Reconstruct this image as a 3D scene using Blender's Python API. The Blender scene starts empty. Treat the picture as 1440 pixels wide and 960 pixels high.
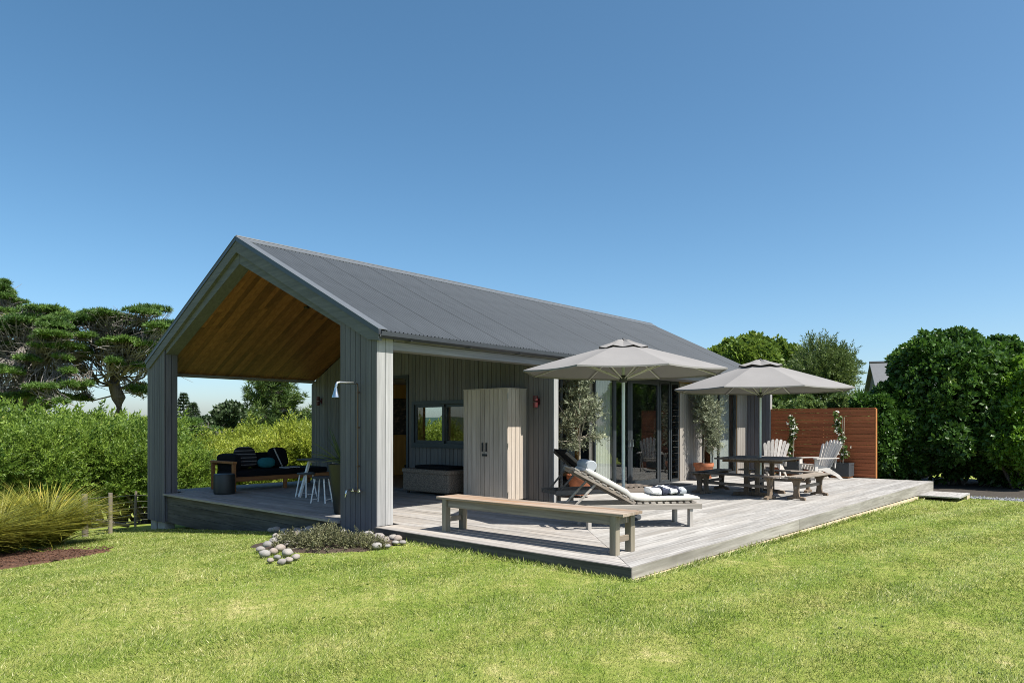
import bpy, math, random
import numpy as np
from mathutils import Vector, Matrix

random.seed(7); RNG = np.random.default_rng(11)
SC = bpy.context.scene; COL = SC.collection
R = math.radians
# ------------------------------------------------------------------ camera, sky, sun
CZ = 1.62; YAW = R(41.5); FPX = 983.0; HOR = 597.0
cd = bpy.data.cameras.new('camera'); cam = bpy.data.objects.new('camera', cd); COL.objects.link(cam)
cd.sensor_width = 36; cd.lens = FPX/1440*36; cd.shift_y = (HOR-480)/1440; cd.clip_start = .05; cd.clip_end = 3000
cam.location = (0, 0, CZ); cam.rotation_euler = (R(90), 0, YAW-R(90)); SC.camera = cam
SUN = Vector((.10, -.62, 1.0)).normalized()
w = bpy.data.worlds.new('World'); SC.world = w; w.use_nodes = True
nt = w.node_tree; bg = nt.nodes['Background']; sk = nt.nodes.new('ShaderNodeTexSky'); sk.sky_type = 'NISHITA'
sk.sun_disc = False; sk.sun_elevation = math.asin(SUN.z); sk.sun_rotation = math.atan2(SUN.x, SUN.y)
sk.altitude = 0; sk.air_density = .72; sk.dust_density = 1.25; sk.ozone_density = 1.2
hs = nt.nodes.new('ShaderNodeHueSaturation'); hs.inputs['Saturation'].default_value = 1.2; hs.inputs['Hue'].default_value = .487
nt.links.new(sk.outputs[0], hs.inputs['Color']); nt.links.new(hs.outputs[0], bg.inputs[0]); bg.inputs[1].default_value = .101
sl = bpy.data.lights.new('sun', 'SUN'); sl.energy = 4.8; sl.angle = R(.53); sl.color = (1, .95, .87)
so = bpy.data.objects.new('sun', sl); COL.objects.link(so)
so.rotation_euler = (-SUN).to_track_quat('-Z', 'Y').to_euler(); so.location = (4, -10, 20)
vs = SC.view_settings; vs.view_transform = 'Standard'; vs.look = 'None'; vs.exposure = 0.86; vs.gamma = 1; vs.use_curve_mapping = False
SC.cycles.use_denoising = True; SC.cycles.denoiser = 'OPENIMAGEDENOISE'; SC.cycles.denoising_input_passes = 'RGB_ALBEDO_NORMAL'; SC.cycles.denoising_prefilter = 'NONE'; SC.cycles.filter_width = .95; SC.cycles.max_bounces = 8; SC.cycles.diffuse_bounces = 4; SC.cycles.transparent_max_bounces = 12
SC.cycles.use_adaptive_sampling = True; SC.cycles.adaptive_threshold = .004; SC.cycles.sample_clamp_indirect = 2.5; SC.cycles.caustics_reflective = False; SC.cycles.caustics_refractive = False; SC.cycles.blur_glossy = 1.0

FW = Vector((math.cos(YAW), math.sin(YAW), 0)); RT = Vector((math.sin(YAW), -math.cos(YAW), 0))
def at(px, t, z=0., py=None):          # direction of a photograph column at forward distance t
    p = FW*t + RT*((px-720)/FPX*t)
    return Vector((p.x, p.y, z if py is None else CZ-(py-HOR)/FPX*t))
def zpx(py, t): return CZ-(py-HOR)/FPX*t
def soft(x, k=.6): return k*math.log1p(math.exp(min(40, x/k)))
def gz(x, y):                            # height of the ground
    z = .075 - .016*min(max(0, x-6), 16)
    z -= .085*min(soft(y-7.9, .35), 7.8)
    z -= .11*min(soft(y-15.8), 26)
    return z

# ------------------------------------------------------------------ materials
def new_mat(name):
    m = bpy.data.materials.new(name); m.use_nodes = True
    n = m.node_tree; b = n.nodes['Principled BSDF']
    return m, n, b
def N(n, t, **k):
    d = n.nodes.new(t)
    for a, v in k.items(): setattr(d, a, v)
    return d
def ramp(n, fac, stops):
    r = N(n, 'ShaderNodeValToRGB'); e = r.color_ramp.elements
    while len(e) < len(stops): e.new(.5)
    for i, (p, c) in enumerate(stops): e[i].position = p; e[i].color = (*c, 1)
    n.links.new(fac, r.inputs[0]); return r.outputs[0]
def noise(n, vec, scale, detail=4, rough=.6, dist=0):
    d = N(n, 'ShaderNodeTexNoise'); d.inputs['Scale'].default_value = scale; d.inputs['Detail'].default_value = detail
    d.inputs['Roughness'].default_value = rough; d.inputs['Distortion'].default_value = dist
    if vec is not None: n.links.new(vec, d.inputs['Vector'])
    return d.outputs['Fac']
def mapv(n, vec, scale=(1, 1, 1)):
    m = N(n, 'ShaderNodeMapping'); m.inputs['Scale'].default_value = scale; n.links.new(vec, m.inputs['Vector']); return m.outputs[0]
def mix(n, fac, a, b, mode='MIX'):
    m = N(n, 'ShaderNodeMix', data_type='RGBA', blend_type=mode)
    for s, v in ((0, fac), (6, a), (7, b)):
        if isinstance(v, bpy.types.NodeSocket): n.links.new(v, m.inputs[s])
        else: m.inputs[s].default_value = v if s == 0 else (*v, 1)
    return m.outputs[2]
def math_(n, op, a, b=None, clamp=False):
    m = N(n, 'ShaderNodeMath', operation=op, use_clamp=clamp)
    for i, v in enumerate((a, b)):
        if v is None: continue
        if isinstance(v, bpy.types.NodeSocket): n.links.new(v, m.inputs[i])
        else: m.inputs[i].default_value = v
    return m.outputs[0]
def bump(n, b, h, strength, dist=.01):
    d = N(n, 'ShaderNodeBump'); d.inputs['Strength'].default_value = strength; d.inputs['Distance'].default_value = dist
    n.links.new(h, d.inputs['Height']); n.links.new(d.outputs[0], b.inputs['Normal'])
def plain(name, c, rough=.6, metal=0, var=.12, sc=8, bmp=0, spec=.5):
    m, n, b = new_mat(name); tc = N(n, 'ShaderNodeTexCoord')
    f = noise(n, tc.outputs['Object'], sc, 5)
    lo = tuple(x*(1-var) for x in c); hi = tuple(min(1, x*(1+var)) for x in c)
    n.links.new(ramp(n, f, [(.3, lo), (.7, hi)]), b.inputs['Base Color'])
    b.inputs['Roughness'].default_value = rough; b.inputs['Metallic'].default_value = metal; b.inputs['Specular IOR Level'].default_value = spec
    if bmp: bump(n, b, f, bmp)
    return m
def wood(name, c1, c2, axis='Z', rough=.8, rnd=.3, fine=26, spec=.3, stain=None, warm=None, bmp=.25):
    m, n, b = new_mat(name); tc = N(n, 'ShaderNodeTexCoord'); oi = N(n, 'ShaderNodeObjectInfo')
    ad = N(n, 'ShaderNodeVectorMath', operation='ADD'); n.links.new(tc.outputs['Object'], ad.inputs[0])
    sc_ = N(n, 'ShaderNodeVectorMath', operation='SCALE'); sc_.inputs[0].default_value = (37, 53, 71); n.links.new(oi.outputs['Random'], sc_.inputs['Scale'])
    n.links.new(sc_.outputs[0], ad.inputs[1]); v = ad.outputs[0]
    s = {'X': (.045, 1, 1), 'Y': (1, .045, 1), 'Z': (1, 1, .045)}[axis]
    g = noise(n, mapv(n, v, s), fine, 7, .65, .4)
    big = noise(n, mapv(n, v, tuple(min(1, x*5) for x in s)), 2.2, 4, .6)
    c = ramp(n, g, [(.3, c1), (.72, c2)])
    if stain: c = mix(n, ramp(n, big, [(.45, (0, 0, 0)), (.75, (1, 1, 1))]), c, stain)
    val = math_(n, 'ADD', math_(n, 'MULTIPLY', oi.outputs['Random'], rnd), 1-rnd*.5)
    val = math_(n, 'MULTIPLY', val, math_(n, 'ADD', math_(n, 'MULTIPLY', big, .5), .75))
    hs = N(n, 'ShaderNodeHueSaturation'); n.links.new(val, hs.inputs['Value']); n.links.new(c, hs.inputs['Color'])
    out = hs.outputs[0]
    if warm: 
        rr = math_(n, 'FRACT', math_(n, 'MULTIPLY', oi.outputs['Random'], 17.3))
        out = mix(n, math_(n, 'MULTIPLY', rr, .5), out, warm)
    n.links.new(out, b.inputs['Base Color']); b.inputs['Roughness'].default_value = rough; b.inputs['Specular IOR Level'].default_value = spec
    bump(n, b, g, bmp, .004)
    return m
def leafmat(name, dark, light, tip=None, trans=.3, rough=.5, spec=.35, patch=.5, psc=.7):
    m, n, b = new_mat(name); at_ = N(n, 'ShaderNodeAttribute', attribute_name='rnd'); ge = N(n, 'ShaderNodeNewGeometry')
    p = noise(n, ge.outputs['Position'], psc, 3)
    f = math_(n, 'ADD', math_(n, 'MULTIPLY', at_.outputs['Fac'], 1-patch), math_(n, 'MULTIPLY', ramp(n, p, [(.35, (0,)*3), (.68, (1,)*3)]), patch))
    st = [(.1, dark), (.85, light)] + ([(1.0, tip)] if tip else [])
    c = ramp(n, f, st); n.links.new(c, b.inputs['Base Color']); b.inputs['Roughness'].default_value = rough; b.inputs['Specular IOR Level'].default_value = spec
    t = N(n, 'ShaderNodeBsdfTranslucent'); n.links.new(mix(n, .35, c, tuple(min(1, x*1.5) for x in light)), t.inputs[0])
    ms = N(n, 'ShaderNodeMixShader'); ms.inputs[0].default_value = trans
    n.links.new(b.outputs[0], ms.inputs[1]); n.links.new(t.outputs[0], ms.inputs[2]); n.links.new(ms.outputs[0], n.nodes['Material Output'].inputs[0])
    return m
def glassmat(name, ior=1.6, tint=(.93, .96, .95)):
    m, n, b = new_mat(name); n.nodes.remove(b)
    ge = N(n, 'ShaderNodeNewGeometry'); dt = N(n, 'ShaderNodeVectorMath', operation='DOT_PRODUCT'); n.links.new(ge.outputs['Normal'], dt.inputs[0]); n.links.new(ge.outputs['Incoming'], dt.inputs[1])
    r0 = ((ior-1)/(ior+1))**2; c5 = math_(n, 'POWER', math_(n, 'SUBTRACT', 1.0, math_(n, 'ABSOLUTE', dt.outputs['Value']), True), 5.0); fac = math_(n, 'ADD', math_(n, 'MULTIPLY', c5, 1-r0), r0)   # Schlick, the same from both sides of the pane
    tr = N(n, 'ShaderNodeBsdfTransparent'); tr.inputs[0].default_value = (*tint, 1)
    gl = N(n, 'ShaderNodeBsdfGlossy'); gl.inputs['Roughness'].default_value = .004
    ms = N(n, 'ShaderNodeMixShader'); n.links.new(fac, ms.inputs[0]); n.links.new(tr.outputs[0], ms.inputs[1]); n.links.new(gl.outputs[0], ms.inputs[2])
    n.links.new(ms.outputs[0], n.nodes['Material Output'].inputs[0]); return m

M = {}
M['clad'] = wood('shaded_stained_cladding', (.080, .081, .098), (.158, .157, .180), 'Z', rnd=.28, warm=(.125, .12, .122))  # darker stained copy; the shade on the gable is put into the colour
M['cladP'] = wood('porch_cladding', (.105, .102, .10), (.20, .194, .188), 'Z', rnd=.28, warm=(.17, .148, .13))
M['cladSun'] = wood('sunlit_cladding', (.25, .25, .248), (.40, .40, .395), 'Z', rnd=.12)  # paler copy for sun-facing boards; their sunlit brightness is put into the colour
M['cladS'] = wood('south_cladding', (.19, .183, .175), (.33, .32, .305), 'Z', rnd=.2, warm=(.30, .26, .215))
M['trimY'] = wood('stained_trim_across', (.088, .094, .102), (.15, .156, .166), 'Y', rnd=.1)
M['trimX'] = wood('stained_trim_along', (.17, .17, .17), (.28, .278, .275), 'X', rnd=.1)
M['cup'] = wood('pale_cupboard_timber', (.36, .305, .25), (.56, .49, .42), 'Z', rnd=.22)
M['deckX'] = wood('weathered_deck_along', (.165, .158, .148), (.45, .44, .42), 'X', rnd=.36, fine=34, stain=(.22, .205, .185))
M['deckY'] = wood('weathered_deck_across', (.165, .155, .145), (.43, .41, .385), 'Y', rnd=.36, fine=34, stain=(.24, .21, .175))
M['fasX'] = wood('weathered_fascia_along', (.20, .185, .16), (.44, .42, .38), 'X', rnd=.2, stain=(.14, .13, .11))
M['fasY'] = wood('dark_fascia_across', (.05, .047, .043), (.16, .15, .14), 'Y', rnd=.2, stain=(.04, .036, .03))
M['dark'] = plain('dark_subframe', (.02, .018, .016), .9)
M['ceil'] = wood('cedar_ceiling', (.155, .066, .025), (.29, .132, .050), 'Y', rough=.5, rnd=.8, fine=18)
M['cedarY'] = wood('oiled_cedar_slats', (.27, .072, .028), (.44, .138, .055), 'Y', rough=.55, rnd=.35, fine=20)
M['cedarZ'] = wood('oiled_cedar_post', (.36, .14, .05), (.52, .22, .08), 'Z', rough=.55, rnd=.2)
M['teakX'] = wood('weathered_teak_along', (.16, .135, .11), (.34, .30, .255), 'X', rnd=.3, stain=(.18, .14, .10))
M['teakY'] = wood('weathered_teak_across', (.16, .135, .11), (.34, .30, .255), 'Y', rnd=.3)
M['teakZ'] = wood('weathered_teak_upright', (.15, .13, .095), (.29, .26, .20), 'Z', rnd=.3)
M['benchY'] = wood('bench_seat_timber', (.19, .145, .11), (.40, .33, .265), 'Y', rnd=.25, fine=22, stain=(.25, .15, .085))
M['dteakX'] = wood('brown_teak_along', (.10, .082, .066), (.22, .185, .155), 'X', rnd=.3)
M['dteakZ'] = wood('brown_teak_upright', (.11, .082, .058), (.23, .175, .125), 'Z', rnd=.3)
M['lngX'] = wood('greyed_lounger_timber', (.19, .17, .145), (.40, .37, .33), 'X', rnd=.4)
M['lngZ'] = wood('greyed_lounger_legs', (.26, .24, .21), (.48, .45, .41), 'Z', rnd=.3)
M['paleX'] = wood('silvered_teak_along', (.38, .355, .325), (.60, .575, .54), 'X', rnd=.3)
M['paleZ'] = wood('silvered_teak_upright', (.38, .355, .325), (.60, .575, .54), 'Z', rnd=.3)
M['sofaw'] = wood('orange_sofa_timber', (.22, .09, .03), (.36, .16, .06), 'X', rough=.5, rnd=.2)
M['ply'] = wood('ochre_plywood', (.42, .215, .05), (.54, .30, .085), 'Z', rough=.6, rnd=.1, fine=8)
M['floor'] = plain('interior_floor', (.16, .14, .12), .35)
M['white'] = plain('white_paint', (.78, .78, .76), .5, var=.04)
M['plaster'] = plain('interior_ceiling_paint', (.62, .60, .56), .8, var=.04)
M['frame'] = plain('dark_window_frame', (.030, .037, .043), .4, var=.15)
M['metalroof'] = plain('grey_roofing_steel', (.062, .070, .078), .47, var=.14, sc=1.3, spec=.45)
M['gutter'] = plain('gutter_steel', (.038, .043, .05), .4, var=.1)
M['flash'] = plain('flashing_steel', (.10, .109, .118), .45, var=.1)
M['chrome'] = plain('brushed_steel', (.62, .62, .60), .25, 1.0, var=.05)
M['pole'] = plain('umbrella_pole', (.50, .55, .58), .35, .6, var=.05)
M['rib'] = plain('umbrella_rib', (.52, .52, .50), .45, .3, var=.05)
M['copper'] = plain('copper_pipe', (.13, .085, .06), .45, .6)
M['red'] = plain('dark_red_lamp_metal', (.075, .012, .014), .5)
M['black'] = plain('black_metal', (.012, .012, .013), .45)
M['blackcl'] = plain('black_cloth', (.010, .011, .013), .95, bmp=.2, sc=60, spec=.1)
M['charc'] = plain('charcoal_planter', (.040, .045, .050), .6)
M['charp'] = plain('dark_green_planter', (.022, .025, .023), .45)
M['terra'] = plain('terracotta', (.34, .12, .055), .75, var=.45, sc=5, bmp=.1)
M['conc'] = plain('concrete', (.40, .39, .37), .9, var=.15, bmp=.1)
M['soil'] = plain('potting_soil', (.045, .03, .02), .95, var=.4, sc=40, bmp=.5)
M['bark'] = wood('grey_bark', (.06, .05, .042), (.17, .145, .125), 'Z', rough=.9, rnd=.2, fine=14, bmp=.6)
M['twig'] = wood('dead_grey_twigs', (.12, .108, .096), (.26, .24, .22), 'Z', rough=.9, rnd=.2, fine=6)
M['obark'] = wood('pale_olive_bark', (.30, .26, .20), (.46, .41, .33), 'Z', rough=.9, rnd=.2, fine=14)
M['post'] = wood('old_fence_post', (.12, .10, .078), (.25, .22, .175), 'Z', rough=.9, rnd=.4, fine=14)
M['wire'] = plain('fence_wire', (.30, .29, .28), .5, .8)
M['curtain'] = plain('linen_curtain', (.50, .485, .45), .9, var=.05)
M['screen'] = plain('grey_blind', (.42, .425, .42), .9, var=.05)
M['towel'] = plain('white_towel', (.78, .80, .82), .95, var=.05, sc=60, bmp=.4)
M['navy'] = plain('navy_towel_stripe', (.035, .042, .07), .95, var=.15)
M['glass'] = glassmat('window_glass', 1.8)
M['lglass'] = glassmat('louvre_glass', 2.6, (.8, .85, .85))
def mk_fabric(name, c, sc=180, trans=0):
    m, n, b = new_mat(name); tc = N(n, 'ShaderNodeTexCoord'); f = noise(n, tc.outputs['Object'], sc, 2)
    g = noise(n, tc.outputs['Object'], 1.6, 4)
    k = ramp(n, f, [(.3, tuple(x*.86 for x in c)), (.7, tuple(x*1.1 for x in c))])
    k = mix(n, .35, k, ramp(n, g, [(.3, tuple(x*.8 for x in c)), (.7, tuple(x*1.12 for x in c))]))
    n.links.new(k, b.inputs['Base Color']); b.inputs['Roughness'].default_value = .92; b.inputs['Specular IOR Level'].default_value = .15
    bump(n, b, f, .15, .002)
    if trans:
        t = N(n, 'ShaderNodeBsdfTranslucent'); n.links.new(k, t.inputs[0]); ms = N(n, 'ShaderNodeMixShader'); ms.inputs[0].default_value = trans
        n.links.new(b.outputs[0], ms.inputs[1]); n.links.new(t.outputs[0], ms.inputs[2]); n.links.new(ms.outputs[0], n.nodes['Material Output'].inputs[0])
    return m
M['canopy'] = mk_fabric('umbrella_canvas', (.22, .214, .21), trans=.03)
M['cush'] = mk_fabric('cream_cushion_canvas', (.58, .56, .515))
M['bolster'] = mk_fabric('pale_blue_grey_towelling', (.36, .385, .41))
M['teal'] = mk_fabric('teal_cushion', (.03, .17, .19), 30)
def mk_stripe(name, c1, c2, axis, freq, off=0):
    m, n, b = new_mat(name); tc = N(n, 'ShaderNodeTexCoord'); sx = N(n, 'ShaderNodeSeparateXYZ'); n.links.new(tc.outputs['Object'], sx.inputs[0])
    f = math_(n, 'FRACT', math_(n, 'ADD', math_(n, 'MULTIPLY', sx.outputs['XYZ'.index(axis)], freq), off))
    n.links.new(ramp(n, f, [(.0, c1), (.78, c1), (.80, c2), (1, c2)]), b.inputs['Base Color']); b.inputs['Roughness'].default_value = .95
    return m
M['stripe'] = mk_stripe('striped_cushion_cloth', (.012, .012, .014), (.20, .185, .18), 'Z', 13)
def mk_wicker():
    m, n, b = new_mat('woven_wicker'); tc = N(n, 'ShaderNodeTexCoord')
    v = N(n, 'ShaderNodeTexVoronoi'); v.inputs['Scale'].default_value = 36; n.links.new(mapv(n, tc.outputs['Object'], (1, 1, 1.8)), v.inputs['Vector'])
    n.links.new(ramp(n, v.outputs['Distance'], [(0, (.42, .33, .255)), (.6, (.17, .128, .094))]), b.inputs['Base Color']); b.inputs['Roughness'].default_value = .7
    bump(n, b, v.outputs['Distance'], -.8, .01); return m
M['wicker'] = mk_wicker()
def mk_painting():
    m, n, b = new_mat('moonlit_sea_painting'); tc = N(n, 'ShaderNodeTexCoord')
    f = noise(n, mapv(n, tc.outputs['Object'], (2, 1, 4)), 3, 5)
    n.links.new(ramp(n, f, [(.3, (.010, .012, .016)), (.5, (.05, .045, .045)), (.62, (.16, .11, .09)), (.8, (.38, .34, .33))]), b.inputs['Base Color']); return m
M['paint'] = mk_painting()
def mk_lawn(name, blade):
    m, n, b = new_mat(name); ge = N(n, 'ShaderNodeNewGeometry'); p = ge.outputs['Position']
    a = noise(n, p, .55, 4, .6); a2 = noise(n, p, 2.3, 4, .65); a3 = noise(n, p, 9, 3, .6)
    f = math_(n, 'ADD', math_(n, 'MULTIPLY', a, .35), math_(n, 'ADD', math_(n, 'MULTIPLY', a2, .45), math_(n, 'MULTIPLY', a3, .4)))
    c = ramp(n, f, [(.36, (.092, .158, .021)), (.54, (.185, .248, .042)), (.67, (.29, .315, .084)), (.79, (.50, .45, .20))])
    if blade:
        at_ = N(n, 'ShaderNodeAttribute', attribute_name='rnd')
        c = mix(n, .66, c, ramp(n, at_.outputs['Fac'], [(0, (.018, .05, .005)), (.35, (.13, .205, .028)), (.7, (.28, .345, .078)), (.88, (.46, .465, .18)), (1, (.82, .76, .48))]))
        b.inputs['Specular IOR Level'].default_value = .3; b.inputs['Roughness'].default_value = .55
        n.links.new(c, b.inputs['Base Color'])
        t = N(n, 'ShaderNodeBsdfTranslucent'); n.links.new(c, t.inputs[0]); ms = N(n, 'ShaderNodeMixShader'); ms.inputs[0].default_value = .3
        n.links.new(b.outputs[0], ms.inputs[1]); n.links.new(t.outputs[0], ms.inputs[2]); n.links.new(ms.outputs[0], n.nodes['Material Output'].inputs[0])
    else:
        # farther off than the lawn the land is rough pasture and scrub
        d = N(n, 'ShaderNodeVectorMath', operation='LENGTH'); n.links.new(p, d.inputs[0])
        c = mix(n, ramp(n, math_(n, 'DIVIDE', d.outputs['Value'], 200), [(.2, (0,)*3), (.4, (1,)*3)]), c, (.06, .085, .03))
        n.links.new(c, b.inputs['Base Color']); b.inputs['Roughness'].default_value = .95; b.inputs['Specular IOR Level'].default_value = .1
        bump(n, b, noise(n, p, 60, 5), .9, .03)
    return m
M['lawn'] = mk_lawn('mown_lawn_ground', False); M['blade'] = mk_lawn('grass_blades', True)
def mk_mulch():
    m, n, b = new_mat('bark_mulch'); ge = N(n, 'ShaderNodeNewGeometry'); f = noise(n, ge.outputs['Position'], 38, 6, .7)
    n.links.new(ramp(n, f, [(.3, (.035, .016, .009)), (.55, (.14, .062, .032)), (.75, (.30, .17, .10))]), b.inputs['Base Color']); b.inputs['Roughness'].default_value = .95
    bump(n, b, f, 1, .05); return m
M['mulch'] = mk_mulch()
M['darksoil'] = plain('shaded_leaf_litter', (.035, .028, .020), .95, var=.5, sc=14, bmp=.5)
M['gravel'] = plain('blue_grey_gravel', (.20, .21, .225), .9, var=.35, sc=50, bmp=.6)
M['stone'] = None
def mk_stone():
    m, n, b = new_mat('river_stone'); tc = N(n, 'ShaderNodeTexCoord'); oi = N(n, 'ShaderNodeObjectInfo')
    base = ramp(n, oi.outputs['Random'], [(0, (.21, .205, .195)), (.3, (.33, .315, .29)), (.5, (.16, .16, .168)), (.75, (.28, .195, .14)), (1, (.31, .29, .26))])
    f = noise(n, tc.outputs['Object'], 6, 6, .7)
    n.links.new(mix(n, .55, base, mix(n, f, (.09, .085, .08), (.42, .40, .37))), b.inputs['Base Color']); b.inputs['Roughness'].default_value = .85
    bump(n, b, f, .4, .02); return m
M['stone'] = mk_stone()
M['manuka'] = leafmat('manuka_foliage', (.032, .085, .012), (.225, .325, .046), (.42, .42, .11), trans=.35, patch=.35, psc=.8)
M['manukay'] = leafmat('yellow_manuka_foliage', (.085, .145, .016), (.37, .42, .055), (.54, .45, .12), trans=.35, patch=.5, psc=.5)
M['cypress'] = leafmat('cypress_foliage', (.030, .075, .018), (.125, .215, .038), (.30, .25, .045), trans=.12, patch=.55, psc=.35)
M['pine'] = leafmat('pine_needles', (.03, .065, .016), (.12, .18, .045), trans=.15)
M['farleaf'] = leafmat('far_tree_foliage', (.018, .038, .018), (.055, .085, .03), trans=.1, psc=.3)
M['glossy'] = leafmat('glossy_hedge_leaf', (.016, .046, .010), (.072, .155, .022), (.20, .28, .05), trans=.25, rough=.42, spec=.4, patch=.35)
M['brightl'] = leafmat('bright_green_leaf', (.055, .13, .010), (.17, .31, .028), trans=.3, rough=.35, spec=.5, patch=.4)
M['midleaf'] = leafmat('mid_green_hedge_leaf', (.04, .085, .02), (.175, .245, .065), (.33, .37, .16), trans=.25, rough=.45)
M['roundleaf'] = leafmat('round_tree_leaf', (.045, .10, .014), (.21, .29, .045), trans=.25, psc=.5)
M['kanuka'] = leafmat('kanuka_foliage', (.035, .075, .018), (.16, .215, .06), (.28, .29, .1), trans=.22)
M['olive'] = leafmat('olive_leaf', (.085, .105, .06), (.30, .325, .21), (.50, .51, .40), trans=.15, rough=.5, patch=.2)
M['jas'] = leafmat('jasmine_leaf', (.02, .05, .012), (.11, .18, .03), trans=.25, patch=.2)
M['petal'] = plain('white_petal', (.80, .79, .70), .7, var=.05)
M['tuss'] = leafmat('tussock_blade', (.07, .10, .014), (.30, .28, .040), (.56, .43, .11), trans=.3, patch=.35, psc=.9)
M['yucca'] = leafmat('yucca_blade', (.05, .08, .025), (.20, .23, .08), trans=.2)
M['cover'] = leafmat('groundcover_leaf', (.065, .07, .035), (.20, .20, .10), (.32, .24, .17), trans=.15, patch=.3, psc=3)
# ------------------------------------------------------------------ building helpers
def wm(o):
    m = o.matrix_basis.copy()
    if o.parent: m = wm(o.parent) @ o.matrix_parent_inverse @ m
    return m
def adopt(o, parent, world):
    if parent is not None:
        o.parent = parent
        if world: o.matrix_parent_inverse = wm(parent).inverted()
def tag(o, label=None, cat=None, group=None, kind=None):
    for k, v in (('label', label), ('category', cat), ('group', group), ('kind', kind)):
        if v: o[k] = v
    return o
def empty(name, loc=(0, 0, 0), rz=0, **k):
    o = bpy.data.objects.new(name, None); COL.objects.link(o); o.location = loc; o.rotation_euler = (0, 0, rz); o.empty_display_size = .2
    return tag(o, **k)
def link_mesh(name, me, parent=None, loc=(0, 0, 0), rz=0, world=False, **k):
    o = bpy.data.objects.new(name, me); COL.objects.link(o); o.location = loc; o.rotation_euler = (0, 0, rz); adopt(o, parent, world)
    return tag(o, **k)
def copy_tree(o, parent=None):
    c = o.copy(); COL.objects.link(c); c.parent = parent
    if parent is not None: c.matrix_parent_inverse = o.matrix_parent_inverse
    for ch in [x for x in o.children]: copy_tree(ch, c)
    return c
def basis(d, up=(0, 0, 1)):
    d = Vector(d).normalized(); up = Vector(up)
    if abs(d.dot(up)) > .995: up = Vector((0, 1, 0)) if abs(d.y) < .9 else Vector((1, 0, 0))
    s = up.cross(d).normalized(); u = d.cross(s); return d, s, u
class MB:
    def __init__(s): s.v = []; s.f = []
    def add(s, v, f):
        o = len(s.v); s.v += [tuple(x) for x in v]; s.f += [tuple(i+o for i in q) for q in f]; return s
    def loft(s, rings, cap=True, closed=True):
        n = len(rings[0]); v = [p for r in rings for p in r]; f = []
        for i in range(len(rings)-1):
            for j in range(n if closed else n-1):
                k = (j+1) % n; f.append((i*n+j, i*n+k, (i+1)*n+k, (i+1)*n+j))
        if cap: f.append(tuple(range(n-1, -1, -1))); f.append(tuple((len(rings)-1)*n+j for j in range(n)))
        return s.add(v, f)
    def beam(s, p0, p1, w, h, up=(0, 0, 1), ch=.004, taper=1):
        p0 = Vector(p0); p1 = Vector(p1); d, a, u = basis(p1-p0, up)
        def ring(p, k):
            W = w/2*k; H = h/2*k; c = min(ch, W*.5, H*.5)
            return [p+a*x+u*y for x, y in ((-W+c, -H), (W-c, -H), (W, -H+c), (W, H-c), (W-c, H), (-W+c, H), (-W, H-c), (-W, -H+c))]
        return s.loft([ring(p0, 1), ring(p1, taper)])
    def box(s, x0, x1, y0, y1, z0, z1):
        v = [(x, y, z) for z in (z0, z1) for y in (y0, y1) for x in (x0, x1)]
        return s.add(v, [(0, 2, 3, 1), (4, 5, 7, 6), (0, 1, 5, 4), (2, 6, 7, 3), (0, 4, 6, 2), (1, 3, 7, 5)])
    def prism(s, poly, ax, a0, a1):     # polygon in the other two axes, drawn out along ax
        def P(u, v, a): return {'x': (a, u, v), 'y': (u, a, v), 'z': (u, v, a)}[ax]
        return s.loft([[P(u, v, a0) for u, v in poly], [P(u, v, a1) for u, v in poly]])
    def tube(s, pts, r, n=8, cap=True):
        pts = [Vector(p) for p in pts]; rs = r if isinstance(r, (list, tuple)) else [r]*len(pts); rings = []
        for i, p in enumerate(pts):
            d = pts[min(i+1, len(pts)-1)]-pts[max(i-1, 0)]; _, a, u = basis(d)
            rings.append([p+a*math.cos(2*math.pi*j/n)*rs[i]+u*math.sin(2*math.pi*j/n)*rs[i] for j in range(n)])
        return s.loft(rings, cap)
    def lathe(s, prof, n=24, c=(0, 0, 0), cap=True):
        return s.loft([[(c[0]+r*math.cos(2*math.pi*j/n), c[1]+r*math.sin(2*math.pi*j/n), c[2]+z) for j in range(n)] for r, z in prof], cap)
    def pillow(s, c, size, e=.45, n=14, m=10, rot=None):
        v = []; f = []; rot = rot or Matrix.Identity(3); c = Vector(c)
        sg = lambda x, p: math.copysign(abs(x)**p, x)
        for i in range(m+1):
            ph = -math.pi/2+math.pi*i/m
            for j in range(n):
                th = 2*math.pi*j/n
                p = Vector((sg(math.cos(ph), e)*sg(math.cos(th), e)*size[0]/2, sg(math.cos(ph), e)*sg(math.sin(th), e)*size[1]/2, sg(math.sin(ph), e)*size[2]/2))
                v.append(c+rot@p)
        for i in range(m):
            for j in range(n):
                k = (j+1) % n; f.append((i*n+j, i*n+k, (i+1)*n+k, (i+1)*n+j))
        return s.add(v, f)
    def mesh(s, name, mat, smooth=False):
        me = bpy.data.meshes.new(name); me.from_pydata(s.v, [], s.f); me.materials.append(mat)
        if smooth:
            me.polygons.foreach_set('use_smooth', [True]*len(me.polygons)); me.set_sharp_from_angle(angle=R(40))
        me.update(); return me
    def obj(s, name, mat, parent=None, smooth=False, world=False, **k):
        return link_mesh(name, s.mesh(name, mat, smooth), parent, world=world, **k)
BOXC = {}
def piece(name, x0, x1, y0, y1, z0, z1, mat, parent):   # a board placed in the world; alike boards share their mesh
    key = (round(x1-x0, 4), round(y1-y0, 4), round(z1-z0, 4), mat.name)
    if key not in BOXC:
        a, b, c = key[0]/2, key[1]/2, key[2]/2; BOXC[key] = MB().box(-a, a, -b, b, -c, c).mesh(name, mat)
    return link_mesh(name, BOXC[key], parent, ((x0+x1)/2, (y0+y1)/2, (z0+z1)/2), world=True)
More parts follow.
